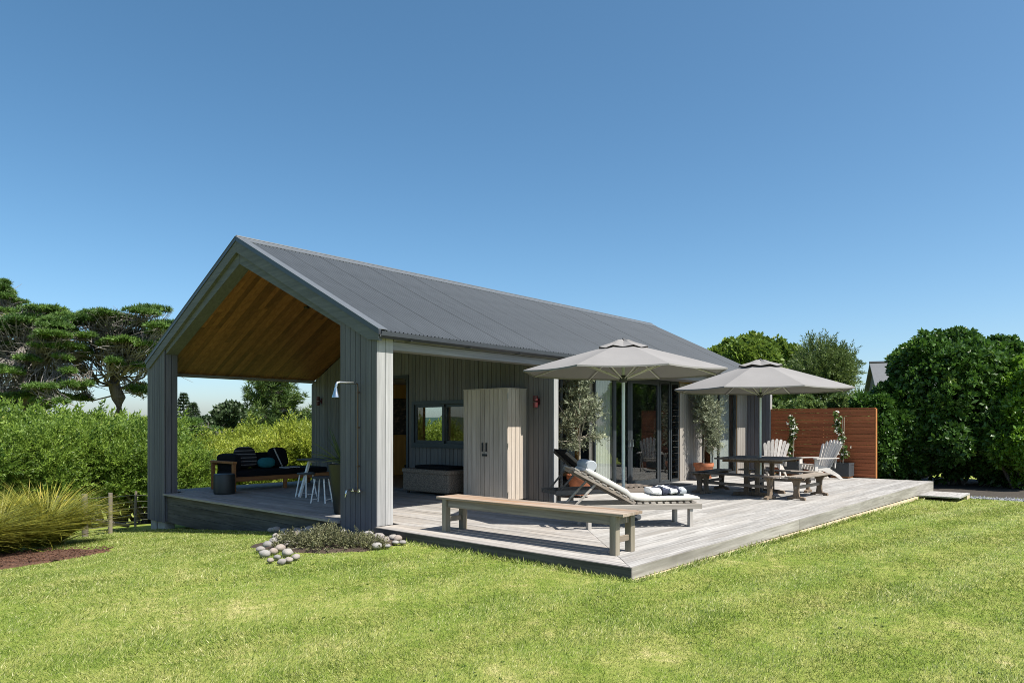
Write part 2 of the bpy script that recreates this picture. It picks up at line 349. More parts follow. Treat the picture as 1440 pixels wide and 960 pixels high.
def big_mesh(name, V, F, mat, rnd=None, smooth=False):
    V = np.asarray(V, np.float32); F = np.asarray(F, np.int32); me = bpy.data.meshes.new(name); k = F.shape[1]
    me.vertices.add(len(V)); me.vertices.foreach_set('co', V.ravel())
    me.loops.add(F.size); me.loops.foreach_set('vertex_index', F.ravel())
    me.polygons.add(len(F)); me.polygons.foreach_set('loop_start', np.arange(0, F.size, k, dtype=np.int32))
    me.update(calc_edges=True)
    if rnd is not None:
        a = me.attributes.new('rnd', 'FLOAT', 'POINT'); a.data.foreach_set('value', np.asarray(rnd, np.float32))
    if smooth: me.polygons.foreach_set('use_smooth', np.ones(len(F), bool))
    me.materials.append(mat); return me
def unit(a): return a/np.maximum(np.linalg.norm(a, axis=-1, keepdims=True), 1e-9)
def scatter(T, pos, dr, scale, roll=None, rnd=None):
    tv, tf = T; n = len(pos); d = unit(np.asarray(dr, float)); up = np.tile([0, 0, 1.], (n, 1)); up[np.abs(d[:, 2]) > .97] = [1, 0, 0]
    a = unit(np.cross(up, d)); b = np.cross(d, a); roll = RNG.uniform(0, 2*math.pi, n) if roll is None else roll
    ca, sa = np.cos(roll)[:, None], np.sin(roll)[:, None]; x = a*ca+b*sa; y = -a*sa+b*ca
    s = np.broadcast_to(scale, (n,))[:, None, None]
    V = (tv[None, :, 0, None]*x[:, None]+tv[None, :, 1, None]*y[:, None]+tv[None, :, 2, None]*d[:, None])*s+np.asarray(pos)[:, None]
    F = tf[None]+(np.arange(n)*len(tv))[:, None, None]
    rnd = RNG.uniform(0, 1, n) if rnd is None else rnd
    return V.reshape(-1, 3), F.reshape(-1, 3), np.repeat(rnd, len(tv))
def merge(parts):
    Vs, Fs, Rs, o = [], [], [], 0
    for V, F, r in parts: Vs.append(V); Fs.append(F+o); Rs.append(r); o += len(V)
    return np.concatenate(Vs), np.concatenate(Fs), np.concatenate(Rs)
def bumpy(p, f, seed):                   # cheap smooth noise for outlines
    g = np.random.default_rng(seed); o = np.zeros(len(p))
    for i in range(7):
        k = g.normal(size=3)*f*(1+.5*i); o += np.sin(p@k+g.uniform(0, 6.28))/(1+.35*i)
    return o/3
# leaf and spray templates, growing along +z
def t_leaf(w=.28, fold=.08, bend=.1):
    return np.array([(0, 0, 0), (-w, fold, .5), (w, fold, .5), (0, bend, 1)], float), np.array([(0, 2, 3), (0, 3, 1)])
def t_join(items):
    V, F, o = [], [], 0
    for v, f in items: V.append(v); F.append(f+o); o += len(v)
    return np.concatenate(V), np.concatenate(F)
def t_place(T, base, d, s, roll=0.):
    V, F, _ = scatter(T, np.array([base], float), np.array([d], float), np.array([s], float), np.array([roll])); return V, F
def t_rosette(k=6, tilt=.9, w=.27, seed=1):
    g = np.random.default_rng(seed); it = []
    for i in range(k):
        a = 2*math.pi*i/k+g.uniform(-.3, .3); t = tilt*g.uniform(.6, 1.25)
        it.append(t_place(t_leaf(w), (0, 0, g.uniform(-.35, .1)), (math.cos(a)*math.sin(t), math.sin(a)*math.sin(t), math.cos(t)), g.uniform(.75, 1.1), g.uniform(-.5, .5)+a))
    return t_join(it)
TRI = (np.array([(-.5, 0, 0), (.5, 0, 0), (0, 0, 1)], float), np.array([(0, 1, 2)]))
def tri_leaf(base, d, L, w, g):
    d = Vector(d).normalized(); s = d.cross(Vector(g.normal(size=3))).normalized()*w; b = Vector(base)
    return np.array([b-s*.5+d*L*.1, b+s*.5+d*L*.1, b+d*L]), np.array([(0, 1, 2)])
def t_feather(k=16, L=.24, w=.05, spread=.75, seed=2, curve=.25):
    g = np.random.default_rng(seed); it = []
    for i in range(k):
        u = .08+.92*i/k; a = i*2.4; base = (curve*u*u, 0, u)
        it.append(tri_leaf(base, (math.cos(a)*spread+curve*u, math.sin(a)*spread, .75), L*(1.15-.6*u), w, g))
    it.append(tri_leaf((curve*.8, 0, .85), (curve, 0, 1), .22, w, g)); return t_join(it)
def t_tuft(k=11, w=.16, spread=1., seed=3):
    g = np.random.default_rng(seed); it = []
    for i in range(k):
        a = i*2.4; s = spread*math.sqrt((i+.5)/k); it.append(tri_leaf((0, 0, 0), (math.cos(a)*s, math.sin(a)*s, 1-.55*s), g.uniform(.7, 1.1), w, g))
    return t_join(it)
def t_twig(k=12, L=.26, w=.24, seed=4):
    g = np.random.default_rng(seed); it = []
    for i in range(k):
        u = .1+.85*i/k; a = i*math.pi+g.uniform(-.6, .6) ; it.append(t_place(t_leaf(w*.42, .03, .04), (0, 0, u), (math.cos(a), math.sin(a), .7), L*g.uniform(.8, 1.15), g.uniform(0, 6)))
    it.append((np.array([(-.008, 0, 0), (.008, 0, 0), (0, 0, 1)]), np.array([(0, 1, 2)])))
    return t_join(it)
def blob_points(blobs, n, shell=.45, seed=0, rough=.16, freq=2.2, low=-.75, reject=.8):
    g = np.random.default_rng(seed); B = np.array(blobs, float); wgt = B[:, 3]*B[:, 4]+B[:, 3]*B[:, 5]; wgt /= wgt.sum()
    m = int(n*2.2); k = g.choice(len(B), m, p=wgt); d = unit(g.normal(size=(m, 3))); ok = d[:, 2] > low; d, k = d[ok], k[ok]
    r = 1-shell*g.uniform(0, 1, len(d))**1.6; c = B[k, :3]; rad = B[k, 3:]
    out = 1+rough*bumpy(d*1.0+c*.37, freq, seed+5)
    p = c+d*rad*(r*out)[:, None]; nrm = unit(d/rad)
    keep = np.ones(len(p), bool)
    for i, b in enumerate(B):
        q = np.linalg.norm((p-b[:3])/b[3:], axis=1); keep &= ~((q < reject) & (k != i))
    p, nrm, r = p[keep][:n], nrm[keep][:n], r[keep][:n]
    return p, nrm, (r-1+shell)/shell
def limbs(name, parent, specs, mat, n=6, world=False):
    b = MB()
    for pts, rs in specs: b.tube(pts, rs, n)
    return b.obj(name, mat, parent, smooth=True, world=world)

# ------------------------------------------------------------------ ground
def axis(lo, hi, near0, near1, step, grow=1.35):
    a = list(np.arange(near0, near1+1e-6, step)); s = step; x = near0
    while x > lo: s *= grow; x -= s; a.insert(0, x)
    s = step; x = near1
    while x < hi: s *= grow; x += s; a.append(x)
    return a
gx = axis(-900, 1600, -8, 30, .5); gy = axis(-900, 1600, -14, 40, .5)
V = [(x, y, gz(x, y)) for y in gy for x in gx]; nx = len(gx)
F = [(j*nx+i, j*nx+i+1, (j+1)*nx+i+1, (j+1)*nx+i) for j in range(len(gy)-1) for i in range(nx-1)]
lawn = link_mesh('lawn', big_mesh('lawn', V, F, M['lawn'], smooth=True), kind='structure', label='mown green and straw coloured lawn sloping away beside the house')
def sheet(name, poly, lift, mat, label, nsub=14, bumpz=0, **k):   # a patch that follows the ground
    P = np.array(poly, float); c = P.mean(0); V = [(c[0], c[1], gz(*c)+lift+bumpz)]; F = []; n = len(P)
    for r in range(1, nsub+1):
        for i in range(n):
            q = c+(P[i]-c)*r/nsub; e = 1-(r/nsub)**2
            V.append((q[0], q[1], gz(*q)+(lift if r < nsub else -.02)+bumpz*e+(random.uniform(-.012, .012) if bumpz else 0)))
    for i in range(n): F.append((0, 1+i, 1+(i+1) % n))
    for r in range(nsub-1):
        for i in range(n):
            a, b = 1+r*n+i, 1+r*n+(i+1) % n; F.append((a, a+n, b+n)); F.append((a, b+n, b))
    return link_mesh(name, big_mesh(name, V, F, mat, smooth=True), label=label, **k)
def ring_poly(pts, n=48, wob=.05, seed=1):
    g = np.random.default_rng(seed); out = []
    m = len(pts)
    for i in range(m):
        a = np.array(pts[i]); b = np.array(pts[(i+1) % m])
        for k in range(max(2, n//m)): out.append(tuple(a+(b-a)*k/max(2, n//m)+g.normal(size=2)*wob))
    return out
MULCH = [(.6, 9.45), (2.2, 10.05), (3.0, 10.35), (3.75, 10.85), (3.85, 11.3), (3.5, 12.2), (2.6, 13.0), (1.0, 12.9), (-.3, 11.5), (-.6, 9.8)]
sheet('mulch_bed', ring_poly(MULCH, 60, .03), .012, M['mulch'], 'red brown bark mulch bed under the tussocks', bumpz=.03, kind='structure')
sheet('gravel_path', ring_poly([(19.75, 3.6), (20.3, 3.6), (20.75, 1.5), (21.3, -3), (22, -9), (20.6, -9), (20.2, -3), (19.85, 1.3), (19.8, 2.8)], 60, .02), .012, M['gravel'], 'pale blue grey gravel path at the lawn edge', kind='structure')
sheet('soil', ring_poly([(20.35, 8.6), (20.4, 3.65), (20.85, 1.6), (21.5, -3), (22.2, -9), (27, -9), (28, 9)], 60, .03), .008, M['darksoil'], 'dark leaf litter under the tall hedge', kind='structure')

# ------------------------------------------------------------------ house
X0, X1, YS, YW, YN, YR = 6.05, 20.35, 7.87, 8.55, 15.8, 11.835
EAVE, RIDGE = 2.95, 4.90; SLOPE = (RIDGE-EAVE)/(YR-YS)
def rz_(y): return EAVE+(min(y, 2*YR-y)-YS)*SLOPE
FIN = 10.05; ZD = .2
house = empty('house', (X0, YR, ZD), label='long dark grey timber house with corrugated gable roof and open porch', cat='house')
def HP(mb, name, mat, parent=None, smooth=False): return mb.obj(name, mat, parent or house, smooth, world=True)
def vboards(parent, axis_, lo, hi, face, thick, z0, ztop, mat=None, pitch=.12, holes=(), sign=1):
    n = max(1, round((hi-lo)/pitch)); p = (hi-lo)/n; mat = mat or M['clad']
    for i in range(n):
        a, b = lo+i*p+.0055, lo+(i+1)*p-.0055; f0, f1 = sorted((face, face+sign*thick*random.uniform(.85, 1)))
        spans = [(z0, None)]
        for (h0, h1, hz0, hz1) in holes:
            if b > h0+.02 and a < h1-.02:
                spans = ([(z0, hz0)] if hz0 > z0+.02 else []) + ([(hz1, None)] if hz1 < 9 else [])
        for s0, s1 in spans:
            if s1 is None and callable(ztop):
                ta, tb = ztop(a), ztop(b); poly = [(a, s0), (b, s0), (b, tb), (a, ta)]
                if axis_ == 'y' and a < YR < b: poly = [(a, s0), (b, s0), (b, tb), (YR, ztop(YR)), (a, ta)]
                HP(MB().prism(poly, 'x' if axis_ == 'y' else 'y', f0, f1), 'cladding_board', mat, parent)
            else:
                t = s1 if s1 is not None else ztop
                if axis_ == 'y': piece('cladding_board', f0, f1, a, b, s0, t, mat, parent)
                else: piece('cladding_board', a, b, f0, f1, s0, t, mat, parent)
# gable piers at the open end
PW = .87; PD = .27
for y0, y1, zb in ((YS, YS+PW, .03), (YN-PW, YN, -.40)):
    south = y0 == YS
    pier = HP(MB().prism([(y0+.021, zb+.03), (y1-.021, zb+.03), (y1-.021, rz_(y1-.021)-.13), (y0+.021, rz_(y0+.021)-.13)], 'x', X0+.021, X0+PD-.021), 'pier', M['dark'])
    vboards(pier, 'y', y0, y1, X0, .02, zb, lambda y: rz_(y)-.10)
    iy = y1 if south else y0
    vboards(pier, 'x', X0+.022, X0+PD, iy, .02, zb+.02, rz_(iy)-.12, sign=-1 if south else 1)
    if south: vboards(pier, 'x', X0+.001, X0+PD+.02, y0-.002, .02, ZD+.003, 2.90, pitch=.14, mat=M['cladSun'])
    else:
        piece('foundation_pile', X0+.05, X0+.25, y0+.1, y0+.45, gz(X0, y0)-.3, zb+.028, M['conc'], pier)
        piece('foundation_pile', X0+.05, X0+.25, y1-.35, y1-.06, gz(X0, y1)-.3, zb+.028, M['conc'], pier)
# rake beams of the portal and barge boards
A = (YS+PW+.002, 3.075); APX = (YR, 4.47)
for s in (1, -1):
    Y = (lambda y: y) if s == 1 else (lambda y: 2*YR-y)
    g0 = .004
    HP(MB().prism([(Y(A[0]), A[1]), (Y(YR-g0), APX[1]), (Y(YR-g0), RIDGE-.11), (Y(A[0]), rz_(A[0])-.11)], 'x', X0+.03, X0+PD), 'rake_beam', M['trimY'])
    e = YS-.10 if s == 1 else YS-.012
    HP(MB().prism([(Y(A[0]), rz_(A[0])-.215), (Y(YR-g0), RIDGE-.235), (Y(YR-g0), RIDGE-.036), (Y(e+.02), rz_(e+.02)-.036), (Y(e+.02), rz_(e+.02)-.12), (Y(YS+.15), rz_(YS+.15)-.21)], 'x', X0-.03, X0+.028), 'barge_board', M['trimY'])
    HP(MB().prism([(Y(e), rz_(e)-.034), (Y(YR-g0), RIDGE-.034), (Y(YR-g0), RIDGE+.04), (Y(e), rz_(e)+.04)], 'x', X0-.045, X0+.0), 'verge_flashing', M['gutter'])
    HP(MB().prism([(Y(e), rz_(e)+.041), (Y(YR-g0), RIDGE+.041), (Y(YR-g0), RIDGE+.050), (Y(e), rz_(e)+.050)], 'x', X0-.05, X0+.11), 'verge_cap', M['flash'])
# roof: backing, corrugated sheets, ridge cap
roof = HP(MB().prism([(YS-.02, rz_(YS-.02)-.10), (YR, RIDGE-.10), (YN+.02, rz_(YN+.02)-.10), (YN+.02, rz_(YN+.02)-.03), (YR, RIDGE-.03), (YS-.02, rz_(YS-.02)-.03)], 'x', X0+.02, X1-.02), 'roof', M['dark'])
nsh = 38; sw = (X1-X0-.02)/nsh; per = 5
def sheet_mesh(s):
    V, F = [], []; n = per*8
    for j, y in enumerate((YS-.10 if s == 1 else YS-.015, YS+1.2, YS+2.6, YR-.02)):
        yy = y if s == 1 else 2*YR-y
        for i in range(n+1):
            x = sw*i/n; z = rz_(y)+.014+.016*math.cos(2*math.pi*i/8)
            V.append((x, yy, z))
    for j in range(3):
        for i in range(n): q = (j*(n+1)+i, j*(n+1)+i+1, (j+1)*(n+1)+i+1, (j+1)*(n+1)+i); F.append(q if s == 1 else q[::-1])
    return big_mesh('roof_sheet', V, F, M['metalroof'], smooth=True)
for s in (1, -1):
    me = sheet_mesh(s)
    for i in range(nsh): link_mesh('roof_sheet', me, roof, (X0+.02+i*sw, 0, random.uniform(0, .007)), world=True)
cap = MB()
for s in (1, -1):
    y = YR-.17*s; cap.prism([(YR, RIDGE+.04), (YR, RIDGE+.055), (y, rz_(y)+.043), (y, rz_(y)+.030)], 'x', X0-.04, X1)
HP(cap, 'ridge_cap', M['flash'], roof)
HP(MB().tube([(X0-.03, YR, RIDGE+.05), (X1, YR, RIDGE+.05)], .022, 8), 'ridge_roll', M['flash'], roof, True)
# gutters (half round with a lip), brackets
def gutter(y, sgn):
    prof = [(y-sgn*.0, 2.905), (y-sgn*.005, 2.855), (y-sgn*.035, 2.825), (y-sgn*.085, 2.825), (y-sgn*.115, 2.855), (y-sgn*.12, 2.915), (y-sgn*.112, 2.915), (y-sgn*.105, 2.86), (y-sgn*.08, 2.835), (y-sgn*.04, 2.835), (y-sgn*.012, 2.86), (y-sgn*.008, 2.905)]
    return HP(MB().prism(prof, 'x', X0-.02, X1+.02), 'gutter', M['gutter'], None, True)
g1 = gutter(YS-.024, 1)
for k in range(12): HP(MB().box(X0+.5+k*1.2, X0+.52+k*1.2, YS-.150, YS-.020, 2.816, 2.822), 'gutter_bracket', M['gutter'], g1)
# ceiling of the porch: boards run down the slope
CZO = .295
ceil_ = HP(MB().prism([(YS+.25, rz_(YS+.25)-.27), (YR, RIDGE-.27), (YN-.05, rz_(YN-.05)-.27), (YN-.05, rz_(YN-.05)-.14), (YR, RIDGE-.14), (YS+.25, rz_(YS+.25)-.14)], 'x', X0+PD+.005, FIN-.002), 'ceiling', M['dark'])
nb = 36; bw = (FIN-.005-(X0+PD+.008))/nb
for s in (1, -1):
    for i in range(nb):
        xa = X0+PD+.008+i*bw; cuts = [YS+.28 if s == 1 else YS+.06, YR-.004]; c = random.uniform(YS+.9, YR-.8); cuts.insert(1, c)
        for a, b in zip(cuts[:-1], cuts[1:]):
            b -= .002; Y = (lambda y: y) if s == 1 else (lambda y: 2*YR-y)
            HP(MB().prism([(Y(a), rz_(a)-CZO), (Y(b), rz_(b)-CZO), (Y(b), rz_(b)-CZO+.02), (Y(a), rz_(a)-CZO+.02)], 'x', xa+.0015, xa+bw-.0015), 'ceiling_board', M['ceil'], ceil_)
sp = MB().lathe([(.045, 0), (.06, .004), (.06, .03), (.045, .03)], 16, (8.1, 12.9, rz_(12.9)-CZO-.03)); dl = HP(sp, 'downlight', M['black'], ceil_, True)
# header beams along both sides
for y0, y1, xe in ((YS, YS+.2, X1-.02), (YN-.2, YN, FIN)):
    HP(MB().box(X0+PD+.022 if y0 == YS else X0+PD, xe, y0+.03, y1, 2.68, rz_(y0)-.115), 'header_beam', M['trimX'])
HP(MB().box(X0+PD+.022, X1-.02, YS+.004, YS+.028, 2.685, 2.80), 'header_trim', M['trimX'])
HP(MB().box(X0+PD+.022, X1-.02, YS-.016, YS+.028, 2.812, 2.90), 'fascia_board', M['trimX'])
HP(MB().box(FIN+.12, X1-.02, YS+.202, YW-.03, 2.70, 2.74), 'soffit', M['trimX'])
# porch end wall with a doorway and a sliding window
WIN = (9.75, 11.81, 1.15, 2.13); DOOR = (11.93, 13.75, .2, 2.72)
pw = MB()
for a, b, z0, z1 in ((YS+.021, WIN[0], .1, 9), (WIN[0], WIN[1], .1, WIN[2]), (WIN[0], WIN[1], WIN[3], 9), (WIN[1], DOOR[0], .1, 9), (DOOR[0], DOOR[1], DOOR[3], 9), (DOOR[1], YN-.05, .1, 9)):
    def top(y): return min(z1, rz_(y)-.32)
    if a < YR < b: poly = [(a, z0), (b, z0), (b, top(b)), (YR, top(YR)), (a, top(a))]
    else: poly = [(a, z0), (b, z0), (b, top(b)), (a, top(a))]
    pw.prism(poly, 'x', FIN+.021, FIN+.12)
porch_wall = HP(pw, 'porch_wall', M['ply'])
vboards(porch_wall, 'y', YS, YN-.02, FIN, .02, .203, lambda y: rz_(y)-.31, mat=M['cladP'], holes=(WIN, DOOR))
piece('fin_end_board', FIN-.004, FIN+.122, YS-.006, YS+.018, .203, 2.675, M['cladSun'], porch_wall)
def frame_yz(parent, y0, y1, z0, z1, x0, x1, w, name='frame', mat=None):
    b = MB(); b.box(x0, x1, y0, y1, z0, z0+w); b.box(x0, x1, y0, y1, z1-w, z1); b.box(x0, x1, y0, y0+w, z0+w, z1-w); b.box(x0, x1, y1-w, y1, z0+w, z1-w)
    return HP(b, name, mat or M['frame'], parent)
def frame_xz(parent, x0, x1, z0, z1, y0, y1, w, name='frame', mat=None):
    b = MB(); b.box(x0, x1, y0, y1, z0, z0+w); b.box(x0, x1, y0, y1, z1-w, z1); b.box(x0, x0+w, y0, y1, z0+w, z1-w); b.box(x1-w, x1, y0, y1, z0+w, z1-w)
    return HP(b, name, mat or M['frame'], parent)
wn = frame_yz(None, WIN[0], WIN[1], WIN[2], WIN[3], FIN-.03, FIN+.09, .075, 'porch_window')
piece('sill', FIN-.045, FIN+.0, WIN[0]-.01, WIN[1]+.01, WIN[2]-.022, WIN[2]-.002, M['frame'], wn)
for a, b, x in ((10.80, WIN[1]-.08, .0), (WIN[0]+.08, 10.86, .04)):
    frame_yz(wn, a, b, WIN[2]+.077, WIN[3]-.077, FIN+x, FIN+x+.035, .06, 'sash')
    piece('pane', FIN+x+.014, FIN+x+.020, a+.06, b-.06, WIN[2]+.137, WIN[3]-.137, M['glass'], wn)
b = MB(); b.box(FIN-.03, FIN+.11, DOOR[0]-.002, DOOR[0]+.06, .2, 2.72); b.box(FIN-.03, FIN+.11, DOOR[1]-.06, DOOR[1], .2, 2.72); b.box(FIN-.03, FIN+.11, DOOR[0]+.06, DOOR[1]-.06, 2.65, 2.72)
HP(b, 'door_frame', M['frame'])
# south wall: glazing, louvres, cladding, bedroom window, end fin
def wx(px): r = (px-720)/FPX; return YW/(FW.y+RT.y*r)*(FW.x+RT.x*r)
ZT = 2.68
south = HP(MB().box(FIN+.12, X1-.02, YW+.03, YW+.12, ZT+.062, 3.2), 'south_wall', M['ply'])
def clad_x(a, b, face=YW):
    HP(MB().box(a, b, face+.021, face+.12, .1, ZT+.06), 'wall_panel', M['ply']) 
    vboards(south, 'x', a, b, face, .02, .203, ZT, mat=M['cladS'])
XL = wx(956); XB0 = wx(987); XB1 = wx(1036.5)
clad_x(XL, XB0); clad_x(XB1+.02, X1-.13)
# glazed bays: (x0, x1, frame width, open?)
gl = HP(MB().box(FIN+.125, XL, YW+.02, YW+.10, ZT, ZT+.058), 'glazing_head', M['frame'])
HP(MB().box(FIN+.125, XL, YW+.01, YW+.12, .16, .212), 'door_track', M['gutter'])
bays = [(FIN+.125, wx(793), .10, 1), (wx(838), wx(866), .06, 1), (wx(866.5), wx(887), .07, 1), (wx(888), wx(929), .13, 1), (wx(930), wx(944), .06, 1)]
for i, (a, b_, fw, g) in enumerate(bays):
    y = YW+.03
    f = frame_xz(None, a, b_, .215, ZT-.002, y, y+.05, fw*.75, 'glazed_door')
    piece('pane', a+fw*.75, b_-fw*.75, y+.02, y+.028, .215+fw*.75, ZT-.002-fw*.75, M['glass'], f)
    if i in (2, 3):
        xh = b_-.05 if i == 2 else a+.05
        HP(MB().tube([(xh, y-.0, 1.12), (xh, y-.05, 1.12), (xh, y-.05, 1.28), (xh, y, 1.28)], .011, 8), 'handle', M['chrome'], f, True)
lv = frame_xz(None, wx(944.5), XL-.002, .215, ZT-.002, YW+.02, YW+.10, .05, 'louvre_window')
nl = 15
for i in range(nl):
    z = .33+i*(ZT-.5)/(nl-1)
    HP(MB().beam((wx(944.5)+.055, YW+.06, z), (XL-.06, YW+.06, z), .16, .006, up=(0, -.62, .78), ch=0), 'louvre_blade', M['lglass'], lv)
bw_ = frame_xz(None, XB0+.002, XB1, .215, ZT-.002, YW+.02, YW+.10, .07, 'bedroom_window')
mid = wx(1013)
HP(MB().box(mid-.03, mid+.03, YW+.03, YW+.09, .29, ZT-.08), 'mullion', M['frame'], bw_)
piece('pane', XB0+.075, mid-.031, YW+.05, YW+.058, .29, ZT-.08, M['glass'], bw_); piece('pane', mid+.031, XB1-.075, YW+.05, YW+.058, .29, ZT-.08, M['glass'], bw_)
endw = HP(MB().prism([(YS+.02, -.1), (YN, -.7), (YN, rz_(YN)-.12), (YR, RIDGE-.12), (YS+.02, rz_(YS+.02)-.12)], 'x', X1-.109, X1-.021), 'end_wall', M['ply'])
vboards(endw, 'y', YS, YW-.003, X1-.13, .02, .203, 2.68, pitch=.115)
vboards(endw, 'y', YS, YN, X1, .02, -.3, lambda y: rz_(y)-.11, sign=-1, pitch=.14)
piece('fin_end_board', X1-.134, X1+.0, YS-.022, YS+.0, .203, 2.80, M['cladSun'], endw)
# back wall with one tall window, interior
BW = (13.75, 14.75)
b = MB()
for a, c, z0, z1 in ((FIN+.121, BW[0], -.8, 2.9), (BW[1], X1-.11, -.8, 2.9), (BW[0], BW[1], -.8, .5), (BW[0], BW[1], 2.45, 2.9)): b.box(a, c, YN-.2, YN-.021, z0, z1)
back = HP(b, 'back_wall', M['ply'])
vboards(back, 'x', FIN+.121, X1-.02, YN, .02, -.5, 2.75, sign=-1, holes=((BW[0], BW[1], .5, 2.45),), pitch=.14)
bwf = frame_xz(None, BW[0], BW[1], .5, 2.45, YN-.16, YN-.06, .06, 'back_window'); piece('pane', BW[0]+.06, BW[1]-.06, YN-.11, YN-.102, .56, 2.39, M['glass'], bwf)
HP(MB().box(FIN+.121, X1-.11, YW+.122, YN-.21, .10, .195), 'interior_floor', M['floor'])
HP(MB().box(FIN+.121, X1-.11, YW+.122, YN-.21, 2.76, 2.80), 'interior_ceiling', M['plaster'])
HP(MB().box(16.2, 16.3, YW+.125, YN-.21, .196, 2.755), 'partition_wall', M['charc'])
for xx in (13.35, 14.9): HP(MB().box(xx, xx+.09, YW+1.2, YW+1.28, .196, 2.755), 'timber_post', M['ply'])
HP(MB().box(12.0, 12.1, YW+.9, YW+3.0, .196, 2.755), 'partition_wall', M['charc'])
# curtains: pleated cloth behind the glass
def pleats(name, x0, x1, y, z0, z1, mat, label, amp=.03, pitch=.11):
    n = int((x1-x0)/pitch*8); V = []; F = []
    for z in (z0, z1):
        for i in range(n+1): x = x0+(x1-x0)*i/n; V.append((x, y+amp*math.sin(2*math.pi*i/8)+.01*math.sin(i*.7), z))
    for i in range(n): F.append((i, i+1, n+2+i, n+1+i))
    o = link_mesh(name, big_mesh(name, V, F, mat, smooth=True)); return tag(o, label, 'curtain')
pleats('curtain', wx(838)-.05, wx(866)+.05, YW+.135, .24, 2.6, M['curtain'], 'pale pleated curtain behind the glass door beside the umbrella pole')
pleats('curtain', mid-.15, XB1-.05, YW+.22, .24, 2.6, M['screen'], 'flat grey curtain in the bedroom window by the potted tree', .006, .3)
# ------------------------------------------------------------------ deck
DX0, DY0, DX1 = 6.01, 3.74, 20.2
deck = empty('timber_deck', (DX0, DY0, .0), label='silvered timber deck wrapping the house with mitred corner', cat='deck')
sub = MB().prism([(DX0+.05, DY0+.05), (DX1-.05, DY0+.05), (DX1-.05, YW), (FIN+.1, YW), (FIN+.1, YN-.05), (X0+.10, YN-.05), (X0+.10, YS), (DX0+.05, YS)], 'z', .02, .160); sub.obj('subframe', M['dark'], deck, world=True)
def deck_board(poly, mat): MB().prism(poly, 'z', .168+random.uniform(0, .002), .198+random.uniform(0, .0025)).obj('deck_board', mat, deck, world=True)
nY = 28; pY = (FIN-.002-DX0)/nY; g = .0028
def mit(x): return DY0+(x-DX0)
for i in range(nY):
    a, b_ = DX0+i*pY+g, DX0+(i+1)*pY-g
    y_end = YN-.03; cuts = sorted([random.uniform(5.2, 9.0)+(0 if i % 2 else 1.4), random.uniform(10.3, 13.6)]); y = None
    if a < X0+PD+.02:                    # the pier stands in the way of the outer boards
        segs = [(None, YS-.02), (YS+PW+.004, YN-PW-.004)]
    else: segs = [(None, cuts[0]), (cuts[0], cuts[1]), (cuts[1], y_end)] if cuts[0] > mit(b_)+.6 else [(None, cuts[1]), (cuts[1], y_end)]
    for s0, s1 in segs:
        if s0 is None: deck_board([(a, mit(a)+.004), (b_, mit(b_)+.004), (b_, s1-.002), (a, s1-.002)], M['deckY'])
        else: deck_board([(a, s0+.002), (b_, s0+.002), (b_, s1-.002), (a, s1-.002)], M['deckY'])
nX = 33; pX = (YW-.005-DY0)/nX
for i in range(nX):
    a, b_ = DY0+i*pX+g, DY0+(i+1)*pX-g
    mx = lambda y: DX0+(y-DY0)+.004
    if b_ < YS: x0a, x0b = mx(a), mx(b_)
    else: x0a = x0b = FIN+.125
    cuts = [random.uniform(9.5, 12.5), random.uniform(14, 17.5)]
    cuts = [c for c in cuts if c > max(x0a, x0b)+.8]; xs = [None]+cuts+[DX1 if b_ < YS-.05 else X1-.14]
    for s0, s1 in zip(xs[:-1], xs[1:]):
        if s0 is None: deck_board([(x0a, a), (s1-.002, a), (s1-.002, b_), (x0b, b_)], M['deckX'])
        else: deck_board([(s0+.002, a), (s1-.002, a), (s1-.002, b_), (s0+.002, b_)], M['deckX'])
def slope_board(name, x0, x1, y0, y1, zt, h0, h1, mat):   # a board whose lower edge follows the ground
    v = [(x0, y0, zt-h0), (x1, y0, zt-h0) if y1-y0 > x1-x0 else (x1, y0, zt-h1), (x1, y1, zt-h1), (x0, y1, zt-h1) if y1-y0 > x1-x0 else (x0, y1, zt-h0), (x0, y0, zt), (x1, y0, zt), (x1, y1, zt), (x0, y1, zt)]
    return MB().add(v, [(0, 3, 2, 1), (4, 5, 6, 7), (0, 1, 5, 4), (1, 2, 6, 5), (2, 3, 7, 6), (3, 0, 4, 7)]).obj(name, mat, deck, world=True)
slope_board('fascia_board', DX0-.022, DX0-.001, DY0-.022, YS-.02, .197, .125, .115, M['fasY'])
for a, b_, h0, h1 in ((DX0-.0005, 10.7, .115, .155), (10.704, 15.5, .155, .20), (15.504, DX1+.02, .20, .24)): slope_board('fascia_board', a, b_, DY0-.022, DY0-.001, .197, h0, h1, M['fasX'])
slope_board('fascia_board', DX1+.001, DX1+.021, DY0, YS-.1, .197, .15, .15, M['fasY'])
M['raw'] = wood('raw_pine_strip', (.40, .33, .22), (.58, .49, .34), 'X', rnd=.1)
MB().add([(DX0, DY0-.05, .0), (DX1-.02, DY0-.05, -.3), (DX1-.02, DY0-.005, -.3), (DX0, DY0-.005, .0), (DX0, DY0-.05, .075), (DX1-.02, DY0-.05, -.065), (DX1-.02, DY0-.005, -.065), (DX0, DY0-.005, .075)], [(0, 3, 2, 1), (4, 5, 6, 7), (0, 1, 5, 4), (1, 2, 6, 5), (2, 3, 7, 6), (3, 0, 4, 7)]).obj('ground_strip', M['raw'], deck, world=True)
zt = .196
for k, h in enumerate((.2, .2, .2)):
    slope_board('fascia_board', X0+.06, X0+.085, YS+PW+.003, YN-PW-.003, zt, h-.006, h-.006, M['fasY']); zt -= h
st = empty('deck_step', (18.45, 2.88, gz(19, 3)), label='low timber step off the far end of the deck onto the lawn', cat='step')
for k in range(6): y = 2.88+k*.139; MB().box(18.45, 19.82, y, y+.134, -.045, -.015).obj('tread_board', M['deckX'], st, world=True)
